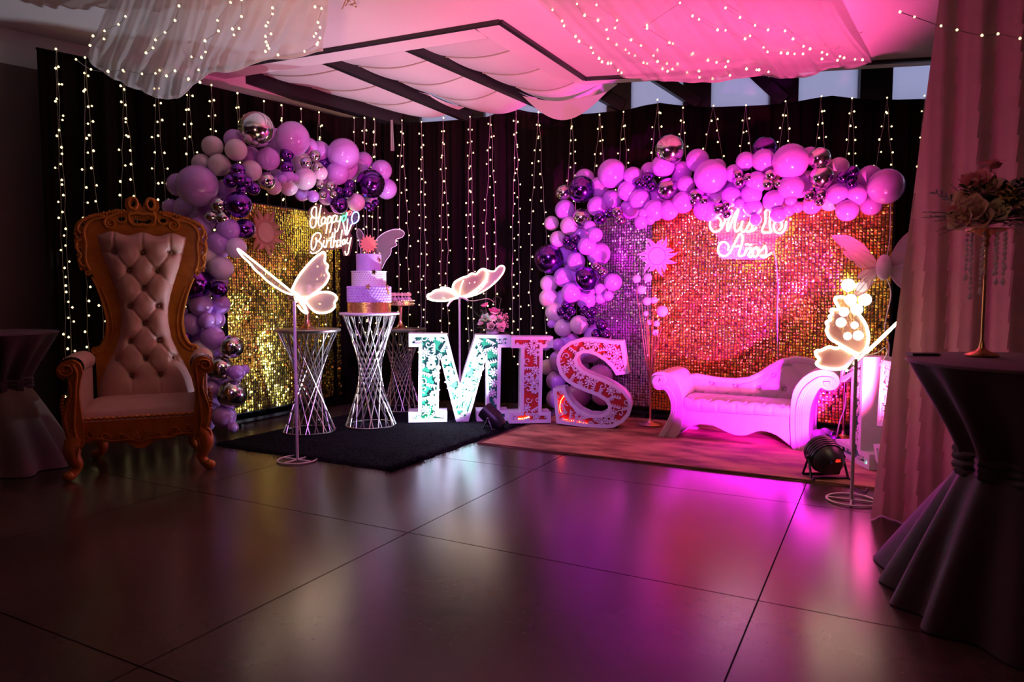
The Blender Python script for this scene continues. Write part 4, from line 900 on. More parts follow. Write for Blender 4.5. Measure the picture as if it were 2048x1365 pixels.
# ------------------------------------------------------------------ white chaise sofa
so = V((-1.125,6.20,0.014)); sofa = thing('chaise_sofa', 'white tufted leather chaise sofa with scrolled arms, lit magenta on the rose rug', 'sofa', so, R(-1.2))
def sp5(x, y, Y=6.2):
    q = onY(1280+x/3.593, 680+y/3.593, Y); return (q.x-so.x, max(0.0, q.z-so.z))
def sl(pts, Y=6.2): return [sp5(x, y, Y) for x, y in pts]
LA = [(152,712),(192,640),(218,570),(226,500),(212,430),(185,385),(160,362),(125,362),(92,340),(76,300),(80,262),(105,238),(150,232),(200,245),(245,285),(280,345),(302,430),(304,520),(296,600),(284,660),(244,716)]
RA = [(1100,816),(1086,700),(1080,580),(1086,460),(1108,360),(1160,285),(1230,235),(1310,215),(1390,232),(1432,275),(1430,325),(1395,358),(1345,362),(1300,345),(1268,385),(1235,460),(1218,560),(1214,680),(1222,815)]
def rounded_arm(pts, D):
    mb = MB(); p2 = sm2(pts, 3); mb.prism(p2, ((0,0,0), V((1,0,0)), V((0,0,1))), V((0,D,0))); return mb
for nm, pts, sw_ in (('arm', LA, [(152,700),(208,600),(238,520),(236,440),(205,372),(160,340),(120,335),(104,300),(120,270),(150,268),(165,290),(150,305)]), ('arm', RA, [(1160,812),(1142,700),(1138,560),(1150,450),(1190,360),(1255,300),(1320,270),(1380,285),(1385,320),(1350,325),(1340,300)])):
    a = rounded_arm(sl(pts), 0.56).build(nm, M_sofa, sofa, True)
    for dx in (-13, 0, 13):
        MB().tube(spline([V((sp5(x+dx, y)[0], -0.004, sp5(x+dx, y)[1])) for x, y in sw_], 4), 0.011, 8).build('piping', M_sofa, a, True)
    sd = MB()
# apron and seat
AP = [(262,690),(330,640),(420,612),(520,622),(600,660),(680,690),(760,690),(830,664),(900,662),(980,692),(1050,745),(1098,808),(1090,560),(300,515)]
MB().prism(sm2(sl(AP[:-2]),2)[:-1]+sl(AP[-2:]), ((0,0.035,0), V((1,0,0)), V((0,0,1))), V((0,0.03,0))).build('apron', M_sofa, sofa)
xl, zl = sp5(300,520); xr, zr = sp5(1088,575)
tz = sp5(320,442)[1]; tzr = sp5(1080,492)[1]
zs_ = 0.265; zt_ = 0.36
MB().box(((xl+xr)/2, 0.30, zs_-0.03), (xr-xl-0.01, 0.50, 0.06)).build('seat_base', M_sofa, sofa)
def seat(u, v):
    # wrap: v 0..0.3 the front face, then the top
    x = xl+0.006+(xr-xl-0.012)*u; cx = abs(u*6-round(u*6)); 
    if v < 0.3:
        t = v/0.3; y = 0.028-0.018*math.sin(PI*t); z = zs_+(zt_-0.015-zs_)*t
        y += 0.010*math.exp(-(cx/0.06)**2)
    else:
        t = (v-0.3)/0.7; y = 0.03+0.50*t; z = zt_-0.015*(1-min(1, t/0.08))**2+0.012*math.sin(PI*min(1, t*1.1))
        U = u*6; Vv = t*2.4
        dd = min(abs(((U+Vv) % 1)-0.5), abs(((U-Vv) % 1)-0.5)); z -= 0.010*math.exp(-(((0.5-dd) if False else dd)/0.07)**2)
    return V((x, y, z))
MB().grid(73, 34, seat).build('seat_cushion', M_sofa, sofa, 'all')
# back
BT = [(352,268),(400,262),(450,272),(560,291),(680,297),(780,286),(860,250),(940,196),(1020,156),(1110,140),(1200,150),(1270,180)]
bt = [sp5(x, y, 6.70) for x, y in BT]
def back(u, v):
    x = bt[0][0]+(bt[-1][0]-bt[0][0])*u; zt = interp(x, bt); z0 = 0.30; z = z0+(zt-z0)*v
    y = 0.50-0.045*math.sin(PI*min(1, max(0, v)))**0.5-0.02*(1-v)
    for bx, bz in sofab:
        r2 = (x-bx)**2+(z-bz)**2; y += 0.030*math.exp(-r2/0.0007)+0.008*math.exp(-r2/0.006)
    for (ax, az), (cx, cz) in sofac:
        ab = V((cx-ax, cz-az)); t = max(0, min(1, ((x-ax)*ab.x+(z-az)*ab.y)/ab.length_squared)); d = math.hypot(x-ax-ab.x*t, z-az-ab.y*t); y += 0.010*math.exp(-(d/0.010)**2)
    return V((x, y, z))
sofab = [sp5(x, y, 6.68) for x, y in ((505,310),(675,330),(845,345),(1030,350),(950,250),(1060,162))]
sofac = [(sofab[0],sp5(430,400,6.68)),(sofab[0],sp5(580,400,6.68)),(sofab[1],sp5(600,420,6.68)),(sofab[1],sp5(750,425,6.68)),(sofab[2],sp5(760,425,6.68)),(sofab[2],sp5(930,425,6.68)),(sofab[3],sp5(960,430,6.68)),(sofab[3],sp5(1090,420,6.68)),(sofab[2],sofab[4]),(sofab[4],sofab[3]),(sofab[4],sofab[5]),(sofab[5],sp5(1150,260,6.68)),(sofab[0],sp5(470,278,6.68)),(sofab[1],sp5(600,296,6.68)),(sofab[1],sp5(780,292,6.68))]
bk = MB().grid(90, 40, back).build('backrest', M_sofa, sofa, 'all')
MB().prism([(x, z) for x, z in bt]+[(bt[-1][0],0.05),(bt[0][0],0.05)], ((0,0.50,0), V((1,0,0)), V((0,0,1))), V((0,0.07,0))).build('back_shell', M_sofa, sofa)
MB().tube([V((x, 0.50, z)) for x, z in bt], 0.030, 10).build('top_roll', M_sofa, sofa, True)
for bx, bz in sofab: MB().ball((bx, 0.475, bz), 0.012, 8).build('button', M_sofa, bk, True)
for x in (xl-0.02, xr+0.03): MB().box((x, 0.52, 0.10), (0.07, 0.07, 0.20)).build('leg', M_sofa, sofa)

# ------------------------------------------------------------------ gold stands with balls
def ballstand(label, base, balls, fork, m_ball, conv, lit):
    o = thing('ball_stand', label, 'ball stand', base)
    MB().lathe([(0.001,0),(0.120,0),(0.125,0.006),(0.10,0.014),(0.04,0.022),(0.018,0.040),(0.011,0.07),(0.001,0.07)], 36).build('base', M_rosegold, o, True)
    d = dep(base); f = at(*fork, d); fz = f.z
    MB().tube([V((0,0,0.06)), V((0,0,fz))], 0.011, 12).build('stem', M_rosegold, o, True)
    for k, (x, y, r) in enumerate(balls):
        px, py = conv(x, y); dd = d-0.03+0.05*math.sin(k*2.1); p = at(px, py, dd)-base; rad = r*dd/FPX
        br = MB().tube(spline([V((0.010*math.cos(k),0.010*math.sin(k),fz-0.25)), V((p.x*0.25,p.y*0.25,fz+0.02)), V((p.x*0.7,p.y*0.7,(fz+p.z)/2+0.02)), V((p.x,p.y,p.z-rad*0.9))], 5), 0.0045, 6).build('branch', M_rosegold, o, True)
        MB().ball(p, rad, 18).build('ball', m_ball, br, 'all', V((0,0,0)))
    return o
M_pomball = mat('pale_pink_ball', (0.85,0.70,0.80), 0.5)
gb = V((*flo(1300,853).xy, 0.016))
ballstand('rose gold stand with pale pink balls on branching stems, left of the sofa', gb, [(108,318,27),(180,312,28),(140,390,29),(175,465,27),(222,460,24),(275,530,37),(168,545,17),(190,600,18),(238,610,20),(230,668,20)], (1303,742), M_pomball, lambda x, y: (1240+x/3.25, 460+y/3.25), False)
gb2 = V((*flo(1686,880).xy, 0.016))
ballstand('rose gold stand with glowing white globes behind the right butterfly lamp', gb2, [(388,605,52),(492,620,43),(408,722,46),(522,722,50),(456,800,47),(352,820,40),(330,905,41),(438,927,31),(382,1015,33),(468,1010,41)], (1690,760), M_globe, lambda x, y: (1600+x/4.015, 420+y/4.015), True)
for nm in ('ball_stand', 'ball_stand.001'):
    for br in bpy.data.objects[nm].children:
        for c in br.children:
            me = c.data; k = 3.25 if nm == 'ball_stand' else 4.015
            cen = sum((v.co for v in me.vertices), V())/len(me.vertices)
            for v in me.vertices: v.co = cen+(v.co-cen)/k

# ------------------------------------------------------------------ costume wings by the backdrop edge
wc = onY(1768, 535, 6.90); wo = thing('fairy_wings', 'pink iridescent costume fairy wings hung beside the gold sequin edge', 'wings', wc)
c4 = lambda x, y: (1600+x/4.015, 420+y/4.015)
def wingpart(pts, n_, off):
    p2, fr = flat(pts, c4, wc+V((0,off,0)), n_); sp = [(p.x, p.y) for p in spline([V((a,b,0)) for a, b in p2], 3, True)]
    w = MB().prism(sp, fr, V(n_).normalized()*-0.004).build('wing', M_wingf, wo, False, wc)
    o_, ex, ey = fr; MB().tube([o_+ex*a+ey*b for a, b in sp], 0.0035, 6, True).build('wing_edge', M_wingf, w, True, wc)
    vn = MB(); root = sp[-1]
    for a, b in sp[::5]: vn.tube([o_+ex*root[0]+ey*root[1]-V(n_)*0.002, o_+ex*(root[0]*.45+a*.55)+ey*(root[1]*.45+b*.55)-V(n_)*0.004, o_+ex*a*.9+ey*b*.9], 0.002, 4)
    vn.build('veins', M_sheer, w, False, wc)
wingpart([(255,215),(310,203),(390,210),(460,245),(520,290),(570,350),(610,410),(628,455),(560,465),(500,470),(460,450),(430,410),(395,395),(345,340),(375,325),(330,290)], (0.25,-1,0), 0.0)
wingpart([(628,460),(570,470),(500,490),(460,550),(500,545),(470,600),(440,660),(450,690),(520,670),(570,610),(610,540),(630,490)], (0.3,-1,0.1), 0.02)
wingpart([(705,450),(720,400),(750,330),(800,250),(860,190),(930,150),(1010,140),(1040,170),(1000,260),(1010,300),(960,340),(970,380),(900,430),(800,455)], (-0.25,-1,0), 0.0)
wingpart([(705,470),(780,450),(870,455),(930,470),(900,500),(930,540),(890,560),(900,620),(850,645),(790,610),(740,550)], (-0.3,-1,0.1), 0.02)
MB().ball(wc+V((0.0,-0.02,0.0)), 0.075, 20, (0.85,0.6,1.5)).build('body_pad', M_white, wo, 'all', wc)
q = wc+V((0,-0.07,0.06)); MB().tube([q+V((0.016*math.cos(2*PI*k/14),0,0.016*math.sin(2*PI*k/14))) for k in range(14)], 0.003, 6, True).build('ring', M_cable, wo, True, wc)
MB().tube(spline([onY(1781,407,6.98), onY(1780,470,6.96), wc+V((0.02,0.04,0.09))], 4), 0.004, 5).build('hanging_cord', M_cable, wo, True, wc)
MB().tube(spline([wc+V((0.03,0.02,-0.1)), onY(1782,590,6.90), onY(1772,640,6.9), onY(1770,670,6.9), onY(1778,690,6.88), onY(1776,720,6.88)], 5), 0.005, 6).build('loose_strap', M_cable, wo, True, wc)

# ------------------------------------------------------------------ the gold throne
TO = V((-4.705,3.165,0)); TR = R(51); th = thing('throne_chair', 'tall carved gold throne chair with tufted cream leather back', 'throne', TO, TR)
def mir(h): return h+[(-x, z) for x, z in reversed(h) if x > 1e-6]
YB = 0.66; LEAN = V((0,0.055,1))
half = [(0,1.985),(.012,2.03),(.045,2.075),(.085,2.085),(.118,2.06),(.122,2.01),(.105,1.975),(.14,1.975),(.175,1.985),(.21,1.975),(.235,1.94),(.27,1.95),(.31,1.945),(.36,1.93),(.41,1.905),(.455,1.87),(.475,1.82),(.468,1.77),(.480,1.72),(.472,1.66),(.455,1.62),(.462,1.57),(.445,1.52),(.415,1.49),(.385,1.455),(.37,1.475),(.355,1.45),(.325,1.36),(.300,1.26),(.283,1.16),(.280,1.06),(.292,.97),(.325,.90),(.365,.885),(.385,.86),(.372,.825),(.355,.80),(.350,.45),(0,.45)]
def oval(cx, cz, rx, rz, rot=0, n=12):
    return [(cx+rx*math.cos(2*PI*k/n)*math.cos(rot)-rz*math.sin(2*PI*k/n)*math.sin(rot), cz+rx*math.cos(2*PI*k/n)*math.sin(rot)+rz*math.sin(2*PI*k/n)*math.cos(rot)) for k in range(n)]
holes = [oval(s*.062, 2.03, .019, .032, s*0.5) for s in (1,-1)]+[oval(s*.15, 1.905, .026, .018, 0) for s in (1,-1)]+[oval(s*.418, 1.85, .018, .011, -s*0.3) for s in (1,-1)]+[oval(s*.447, 1.765, .008, .030, -s*0.1) for s in (1,-1)]+[oval(s*.438, 1.645, .007, .022, 0) for s in (1,-1)]
holes.append([(-.065,1.905),(-.062,1.885),(-.035,1.872),(0,1.882),(.035,1.872),(.062,1.885),(.065,1.905),(.04,1.91),(.02,1.895),(-.02,1.895),(-.04,1.91)])
fo = mir(half)
frm = MB().prism(fo, ((0,YB,0), V((1,0,0)), LEAN), V((0,0.075,0)), holes=[list(reversed(h)) for h in holes]).build('back_frame', M_goldpaint, th)
def bp3(x, z, dy=0): return V((0,YB+dy,0))+V((1,0,0))*x+LEAN*z
cv_ = MB()
def spiral(c, r0, turns, sg, a0, rt, mk, n=26):
    return [mk(c[0]+r0*(1-0.82*t/n)*math.cos(a0+sg*2*PI*turns*t/n), c[1]+r0*(1-0.82*t/n)*math.sin(a0+sg*2*PI*turns*t/n)) for t in range(n)], [rt*(1-0.55*t/n) for t in range(n)]
F_ = lambda x, z: bp3(x, z, -0.006)
for s in (1, -1):
    p, r = spiral((s*.225,1.865), .048, 1.7, -s, PI/2, .013, F_); cv_.tube(p, r, 7)
    cv_.tube(spline([F_(s*.225,1.913), F_(s*.29,1.905), F_(s*.35,1.885), F_(s*.395,1.84), F_(s*.41,1.78), F_(s*.40,1.70), F_(s*.405,1.62), F_(s*.40,1.55), F_(s*.375,1.49)], 5), .013, 7)
    cv_.tube(spline([F_(s*.15,1.95), F_(s*.20,1.935), F_(s*.24,1.915), F_(s*.30,1.925), F_(s*.37,1.905), F_(s*.43,1.865), F_(s*.452,1.81), F_(s*.43,1.775)], 5), .011, 7)
    cv_.tube(spline([F_(s*.425,1.73), F_(s*.458,1.71), F_(s*.462,1.66), F_(s*.435,1.61), F_(s*.45,1.57), F_(s*.43,1.53), F_(s*.40,1.52)], 5), .011, 7)
    p, r = spiral((s*.392,1.472), .020, 1.3, s, 0, .009, F_); cv_.tube(p, r, 6)
    cv_.tube([F_(s*(.062+.030*math.cos(2*PI*k/20+.5*s)), 2.03+.044*math.sin(2*PI*k/20+.5*s)) for k in range(20)], .013, 7, True)
    cv_.tube(spline([F_(s*.08,1.97), F_(s*.095,1.93), F_(s*.088,1.885), F_(s*.055,1.855), F_(0,1.862)], 5), .012, 7)
    cv_.tube(spline([F_(s*.115,1.925), F_(s*.118,1.89), F_(s*.15,1.872), F_(s*.185,1.885)], 5), .010, 7)
    for k in range(16):
        t = k/15; x = .13+.30*t; z = 1.968-0.09*t*t-0.012*abs(math.sin(k*1.3)); cv_.ball(F_(s*x, z), .013, 7, (1,.8,1.2))
    for k in range(12):
        t = k/11; z = 1.80-.30*t; cv_.ball(F_(s*(.468-.03*t+0.006*math.sin(k*2)), z), .010, 7, (1,.8,1.4))
    # long mouldings that follow the waisted sides
    cv_.tube(spline([F_(s*x, z) for x, z in ((.365,1.44),(.322,1.33),(.288,1.2),(.268,1.08),(.278,.98),(.31,.905),(.355,.872))], 5), .009, 7)
    cv_.tube(spline([F_(s*x, z) for x, z in ((.305,1.36),(.262,1.24),(.238,1.12),(.235,1.02),(.252,.93),(.29,.87),(.33,.845))], 5), .007, 7)
    p, r = spiral((s*.355,.855), .026, 1.3, -s, PI/2, .012, F_); cv_.tube(p, r, 7)
cv_.tube(spline([F_(-.085,1.945), F_(-.04,1.955), F_(0,1.948), F_(.04,1.955), F_(.085,1.945)], 4), .014, 7)
for k in range(9): cv_.ball(F_(-.07+.0175*k, 1.925), .009, 6)
cv_.build('carving', M_goldpaint, frm, True, label='raised scroll carving on the gold back frame', kind='stuff')
# upholstery with deep buttons
wtab = [(.52,.345),(.62,.325),(.72,.285),(.85,.225),(.95,.188),(1.08,.168),(1.18,.170),(1.3,.190),(1.45,.235),(1.6,.280),(1.72,.308),(1.80,.318)]
btn = [(-.2,1.64),(0,1.635),(.2,1.64),(-.1,1.49),(.1,1.49),(0,1.35),(-.1,1.21),(.1,1.21),(0,1.07),(-.1,.93),(.1,.93),(-.2,.79),(0,.79),(.2,.79),(-.1,.655),(.1,.655)]
segs_ = [(a, b) for i, a in enumerate(btn) for b in btn[i+1:] if 0.08 < abs(a[0]-b[0]) < 0.12 and 0.11 < abs(a[1]-b[1]) < 0.17]
segs_ += [(b, (b[0], 1.80)) for b in btn[:3]] + [((.2,.79),(.30,.70)),((-.2,.79),(-.30,.70)),((.1,1.21),(.19,1.10)),((-.1,1.21),(-.19,1.10)),((.1,1.49),(.22,1.36)),((-.1,1.49),(-.22,1.36)),((-.1,.655),(-.1,.53)),((.1,.655),(.1,.53)),((.2,1.64),(.31,1.63)),((-.2,1.64),(-.31,1.63))]
def uph(u, v):
    z = .50+1.30*v; uu = 2*u-1; w = interp(z, wtab); x = w*uu
    if v > .985: pass
    zt = z - (0.028*(1-math.cos(uu*2*PI*1.5))*0.5*max(0, (v-.93)/.07))
    e = max(0, 1-abs(uu)**5)*max(0, 1-(max(0, v-.9)/.1)**3*0.75)
    d = 0.085*e
    for bx, bz in btn:
        r2 = (x-bx)**2+(z-bz)**2
        if r2 < .03: d -= .040*math.exp(-r2/.0006)+.026*math.exp(-r2/.0045)
    for (ax, az), (cx, cz) in segs_:
        ex, ez = cx-ax, cz-az; t = max(0, min(1, ((x-ax)*ex+(z-az)*ez)/(ex*ex+ez*ez))); q = math.hypot(x-ax-ex*t, z-az-ez*t)
        if q < .03: d -= .011*math.exp(-(q/.008)**2)
    return bp3(x, zt, -0.008-max(0.0, d))
up_ = MB().grid(72, 120, uph).build('back_upholstery', M_leather, th, 'all')
for bx, bz in btn: MB().ball(bp3(bx, bz, -0.047), .012, 10, (1,.6,1)).build('button', M_button, up_, True)
# seat
def seatf(u, v):
    x = .405*(2*u-1); y = .035+.66*v
    k = (1-abs(2*u-1)**8)*(1-abs(2*v-1)**8)
    return V((x, y, .405+.028*v+.085*max(0, k)**0.5))
MB().grid(40, 30, seatf).build('seat_cushion', M_leather, th, 'all')
MB().box((0,.36,.385), (.80,.64,.05)).build('seat_rail', M_goldpaint, th)
rp = []
for t in range(90):
    x = -.37+.74*t/89; rp.append(V((x, .012+.004*math.sin(t*1.4), .425+.004*math.cos(t*1.4))))
MB().tube(rp, [.011+.003*math.sin(t*1.4) for t in range(90)], 7).build('rope_trim', M_goldpaint, th, True)
aph = [(0,.405),(.375,.405),(.40,.33),(.375,.27),(.33,.255),(.275,.27),(.23,.26),(.18,.245),(.12,.248),(.07,.228),(.03,.20),(0,.192)]
apr = MB().prism(list(reversed(mir(aph[1:]+[])))[:0] or [(x, z) for x, z in aph[1:]]+[(-x, z) for x, z in reversed(aph[1:-1])], ((0,.005,0), V((1,0,0)), V((0,0,1))), V((0,.035,0))).build('apron', M_goldpaint, th)
ca = MB(); A_ = lambda x, z: V((x, 0.0, z))
for s in (1, -1):
    p, r = spiral((s*.22,.300), .032, 1.5, s, 0, .008, A_); ca.tube(p, r, 6)
    p, r = spiral((s*.31,.315), .028, 1.4, -s, PI/2, .008, A_); ca.tube(p, r, 6)
    p, r = spiral((s*.12,.285), .026, 1.4, -s, 0, .007, A_); ca.tube(p, r, 6)
    ca.tube(spline([A_(0,.24), A_(s*.06,.262), A_(s*.13,.262), A_(s*.2,.262), A_(s*.27,.285), A_(s*.34,.275)], 4), .007, 6)
    for k in range(7): ca.tube(spline([A_(s*.015*k,.25+.004*k), A_(s*(.02+.017*k),.30), A_(s*(.03+.016*k),.325-.004*k)], 3), [.006]*6+[.003], 5)
ca.build('carving', M_goldpaint, apr, True, kind='stuff')
# arms: padded rolls with carved scroll fronts
for s in (1, -1):
    fr_p = [(.345,.765),(.36,.82),(.405,.848),(.46,.835),(.497,.79),(.492,.74),(.46,.715),(.435,.725),(.428,.69),(.43,.62),(.455,.54),(.478,.46),(.472,.38),(.455,.31),(.43,.24),(.37,.22),(.345,.28),(.345,.36),(.355,.44),(.365,.53),(.368,.62),(.358,.70)]
    af = MB().prism(sm2([(s*x, z) for x, z in fr_p], 3), ((0,-.012,0), V((1,0,0)), V((0,0,1))), V((0,.055,0))).build('arm_front', M_goldpaint, th)
    c2 = MB(); B_ = lambda x, z: V((x, -.016, z))
    p, r = spiral((s*.438,.782), .046, 1.6, -s, PI, .012, B_); c2.tube(p, r, 7)
    c2.tube(spline([B_(s*x, z) for x, z in ((.40,.82),(.378,.76),(.385,.68),(.392,.58),(.40,.48),(.405,.38),(.395,.30),(.40,.24))], 5), .010, 7)
    c2.tube(spline([B_(s*x, z) for x, z in ((.425,.70),(.415,.62),(.435,.54),(.458,.46),(.452,.38),(.43,.30))], 5), .009, 7)
    for k in range(14): c2.ball(B_(s*(.462+.012*math.sin(k*.5)-(.02 if k > 9 else 0)), .60-.024*k), .012, 7, (1.2,.6,1))
    for k in range(6): c2.tube(spline([B_(s*(.40+.012*k),.36-.012*k), B_(s*(.425+.008*k),.345-.018*k), B_(s*(.415+.004*k),.315-.018*k)], 3), .006, 5)
    c2.build('carving', M_goldpaint, af, True, kind='stuff')
    ap = MB()
    def armroll(u, v):
        a = 2*PI*u; y = .045+.60*v; rx, rz = .078, .072; e = 1-0.25*max(0, v-.85)/.15
        return V((s*(.415)+rx*e*math.cos(a), y, .795+rz*e*math.sin(a)+.012*math.sin(PI*v)))
    ap.grid(24, 14, armroll, True)
    ap.box((s*.408,.345,.60), (.075,.58,.36)); ar_ = ap.build('arm_pad', M_leather, th, True)
    sc = MB()
    for k in range(9):
        a = PI*(0.05+0.9*k/8); q = V((s*.415+.076*math.cos(a), .05, .795+.072*math.sin(a))); sc.tube([q, q+V((0,.035,0.004))], .004, 5)
    sc.build('gathers', M_leather, ar_, True)
# legs: cabriole with a scrolled foot
def leg(x, y, s, fy):
    mb = MB(); pth = [(x-s*.005,y,.30),(x+s*.02,y+fy*.012,.24),(x+s*.018,y+fy*.02,.17),(x-s*.004,y+fy*.008,.11),(x+s*.004,y+fy*.012,.07),(x+s*.035,y+fy*.03,.038)]
    sp = spline([V(p) for p in pth], 5); n = len(sp); rr = [interp(i/(n-1), [(0,.055),(.25,.060),(.5,.045),(.75,.032),(.9,.033),(1,.034)]) for i in range(n)]
    mb.tube(sp, rr, 12); mb.ball(sp[-1]+V((s*.012,fy*.01,-.002)), .037, 12, (1.15,1,1)); 
    lg = mb.build('leg', M_goldpaint, th, True)
    c = MB(); G_ = lambda xx, zz: V((xx, y+fy*.058-.0, zz)); p, r = spiral((x+s*.045,.042), .026, 1.4, s, PI/2, .008, lambda a, b: V((a, y+fy*.055, b))); c.tube(p, r, 6)
    for k in range(4): c.tube(spline([V((x-s*.03+s*.02*k, y+fy*.062, .25)), V((x-s*.018+s*.016*k, y+fy*.064, .2)), V((x-s*.01+s*.012*k, y+fy*.05, .15))], 3), .006, 5)
    c.build('carving', M_goldpaint, lg, True, kind='stuff')
leg(.405,.03,1,-1); leg(-.405,.03,-1,-1); leg(.33,.66,1,1); leg(-.33,.66,-1,1)

# ------------------------------------------------------------------ dressed cocktail tables
def cocktail(label, c, rt, zt, m_top, m_skirt, seed, tips, waist=.30, zw=.64, m_sash=None):
    o = thing('cocktail_table', label, 'table', c); rn = random.Random(seed); ph0 = rn.uniform(0, 6)
    def rad(a, z):
        if z >= zw:
            t = (z-zw)/(zt-zw); b = waist+(rt-waist)*t**1.25; f = .10*(1-t)**0.6+0.004
        else:
            t = (zw-z)/zw; fl_ = tips(a); b = waist+(fl_-waist)*t**0.9; f = .09*t**0.5
        return b*(1+f*math.sin(11*a+ph0+1.5*math.sin(2*a)))
    up_z = [zw+.02+(zt-.012-zw-.02)*i/14 for i in range(15)]; lo_z = [0.008+(zw-.02)*i/16 for i in range(17)]
    def surf(zz): return lambda u, v: V((rad(2*PI*u, zz(v))*math.cos(2*PI*u), rad(2*PI*u, zz(v))*math.sin(2*PI*u), zz(v)))
    MB().lathe([(0.001,zt),(rt-.02,zt),(rt-.004,zt-.004),(rt,zt-.014)], 72, cap=False).grid(144, 15, surf(lambda v: zw+.01+(zt-.014-zw-.01)*v), True).build('top_cloth', m_top, o, True)
    MB().grid(144, 17, surf(lambda v: 0.006+(zw-.006)*v), True).build('skirt', m_skirt, o, True)
    ss = MB()
    for k in range(3): ss.tube([V((rad(2*PI*i/60, zw)*1.02*math.cos(2*PI*i/60), rad(2*PI*i/60, zw)*1.02*math.sin(2*PI*i/60), zw-.03+.03*k+.008*math.sin(i*.9+k))) for i in range(60)], .020, 8, True)
    ss.build('sash', m_sash or m_top, o, True)
    MB().tube([V((0,0,.02)), V((0,0,zt-.03))], .03, 12).lathe([(0.001,.004),(.24,.004),(.24,.02),(0.001,.03)], 24).build('pedestal', M_black, o, True)
    return o
tc_ = V((.555,3.40,0)); tipa = math.atan2(3.857-3.40, .011-.555)
def tips_r(a):
    return .47+.20*max(0, math.cos(2*(a-tipa)))**3
cocktail('round cocktail table in a plum velvet cloth tied at the waist, by the pale drape', tc_, .47, 1.04, M_plum, M_plum, 4, tips_r, waist=.24, zw=.62)
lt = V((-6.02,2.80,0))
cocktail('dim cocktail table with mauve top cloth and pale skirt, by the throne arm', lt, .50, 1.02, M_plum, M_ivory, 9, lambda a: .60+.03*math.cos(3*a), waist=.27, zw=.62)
# black jacket over a chair at the picture's edge
jc = V((-5.02,2.10,0)); jk = thing('draped_chair', 'chair under a black jacket, cut off by the picture edge before the dim table', 'chair', jc, YAW)
def jacket(u, v):
    a = 2*PI*u; z = .50+.72*v; w = interp(v, [(0,.25),(.3,.25),(.6,.24),(.82,.20),(.93,.12),(1,.02)]); d = interp(v, [(0,.13),(.7,.10),(.93,.06),(1,.01)])
    k = 1+.05*math.sin(7*a+3*v)
    return V((w*k*math.cos(a), d*k*math.sin(a), z+.02*math.cos(2*a)*v))
MB().grid(48, 22, jacket, True).build('jacket', mat('black_wool', (0.008,0.007,0.007), 0.9), jk, True)
MB().box((0,-.16,.46), (.42,.42,.05)).build('seat', M_black, jk)
for sx in (-1, 1):
    for sy in (-.34, .04): MB().box((sx*.18, sy, .22), (.035,.035,.44)).build('leg', M_black, jk)
tag(MB().box((0,0,.005), (.115,.06,.008)).build('phone', M_plastic), 'thin dark phone lying on the plum cocktail table', 'phone')
ph_ = bpy.data.objects['phone']; ph_.location = (*flo(1846,711,1.041).xy, 1.041); ph_.rotation_euler = (0,0,R(24))
MB().box((0,0,.0095), (.105,.052,.001)).build('screen', M_black, ph_)

# ------------------------------------------------------------------ flowers
def rose_mesh(name, m):
    mb = MB()
    for ring, (n, r, tilt, s) in enumerate(((3,.010,.15,.9),(4,.019,.35,1.0),(5,.029,.65,1.1))):
        for k in range(n):
            a = 2*PI*k/n+ring*.7
            def pet(u, v):
                w = .024*s*math.sin(PI*min(1,.18+.82*v))**.6*(2*u-1); h = .040*s*v; rr = r+h*math.sin(tilt)*v+.004*(2*u-1)**2*-1
                return V((rr*math.cos(a)-w*math.sin(a), rr*math.sin(a)+w*math.cos(a), h*math.cos(tilt)-.010*(v**4)*tilt))
            mb.grid(4, 5, pet)
    return mb.mesh(name, m, 'all')
def daisy_mesh(name, m):
    mb = MB()
    for ring in range(2):
        for k in range(11):
            a = 2*PI*k/11+ring*.28; L = .042-.010*ring; ca, sa = math.cos(a), math.sin(a)
            q = [(.004,-.004,.004),(L*.6,-.009,.008+.010*ring),(L,0,.006+.012*ring),(L*.6,.009,.008+.010*ring),(.004,.004,.004)]
            mb.add([(x*ca-y*sa, x*sa+y*ca, z) for x, y, z in q], [(0,1,2,3,4)])
    mb.ball((0,0,.010), .008, 8, (1,1,.6)); return mb.mesh(name, m)
FM = {'rose': rose_mesh('rose', M_rose), 'blush': rose_mesh('rose', M_blush), 'cream': rose_mesh('rose', M_cream), 'daisy': daisy_mesh('daisy', M_cream), 'pinkdaisy': daisy_mesh('daisy', M_blush), 'yellow': daisy_mesh('chrysanthemum', M_yellow)}
FN = {'rose': ('rose','bright pink rose'), 'blush': ('rose','blush pink rose'), 'cream': ('rose','cream rose'), 'daisy': ('daisy','white daisy'), 'pinkdaisy': ('daisy','pink daisy'), 'yellow': ('chrysanthemum','yellow chrysanthemum')}
def flower(root, kind, p, out, s): 
    m = Matrix.Translation(V(p)) @ V(out).normalized().to_track_quat('Z','Y').to_matrix().to_4x4() @ Matrix.Scale(s, 4)
    linked(FN[kind][0], FM[kind], root, m, FN[kind][1])
def leafspray(mb, o, d, L, n, w, rnd):
    d = V(d).normalized(); sd = d.cross(V((0,0,1))); sd = sd.normalized() if sd.length > .1 else V((1,0,0)); dn = sd.cross(d)
    p = [o+d*L*t-V((0,0,1))*L*.18*t*t for t in (0,.25,.5,.75,1)]; mb.tube(p, [.0025,.0025,.002,.0015,.001], 4)
    for k in range(n):
        t = .15+.85*k/n; b = o+d*L*t-V((0,0,1))*L*.18*t*t
        for sg in (1,-1):
            e = (d*.7+sd*sg+dn*rnd.uniform(-.3,.3)).normalized()*L*.24*(1.1-t*.6); nn = e.cross(dn).normalized()*w
            mb.add([b, b+e*.5+nn, b+e, b+e*.5-nn], [(0,1,2,3)])
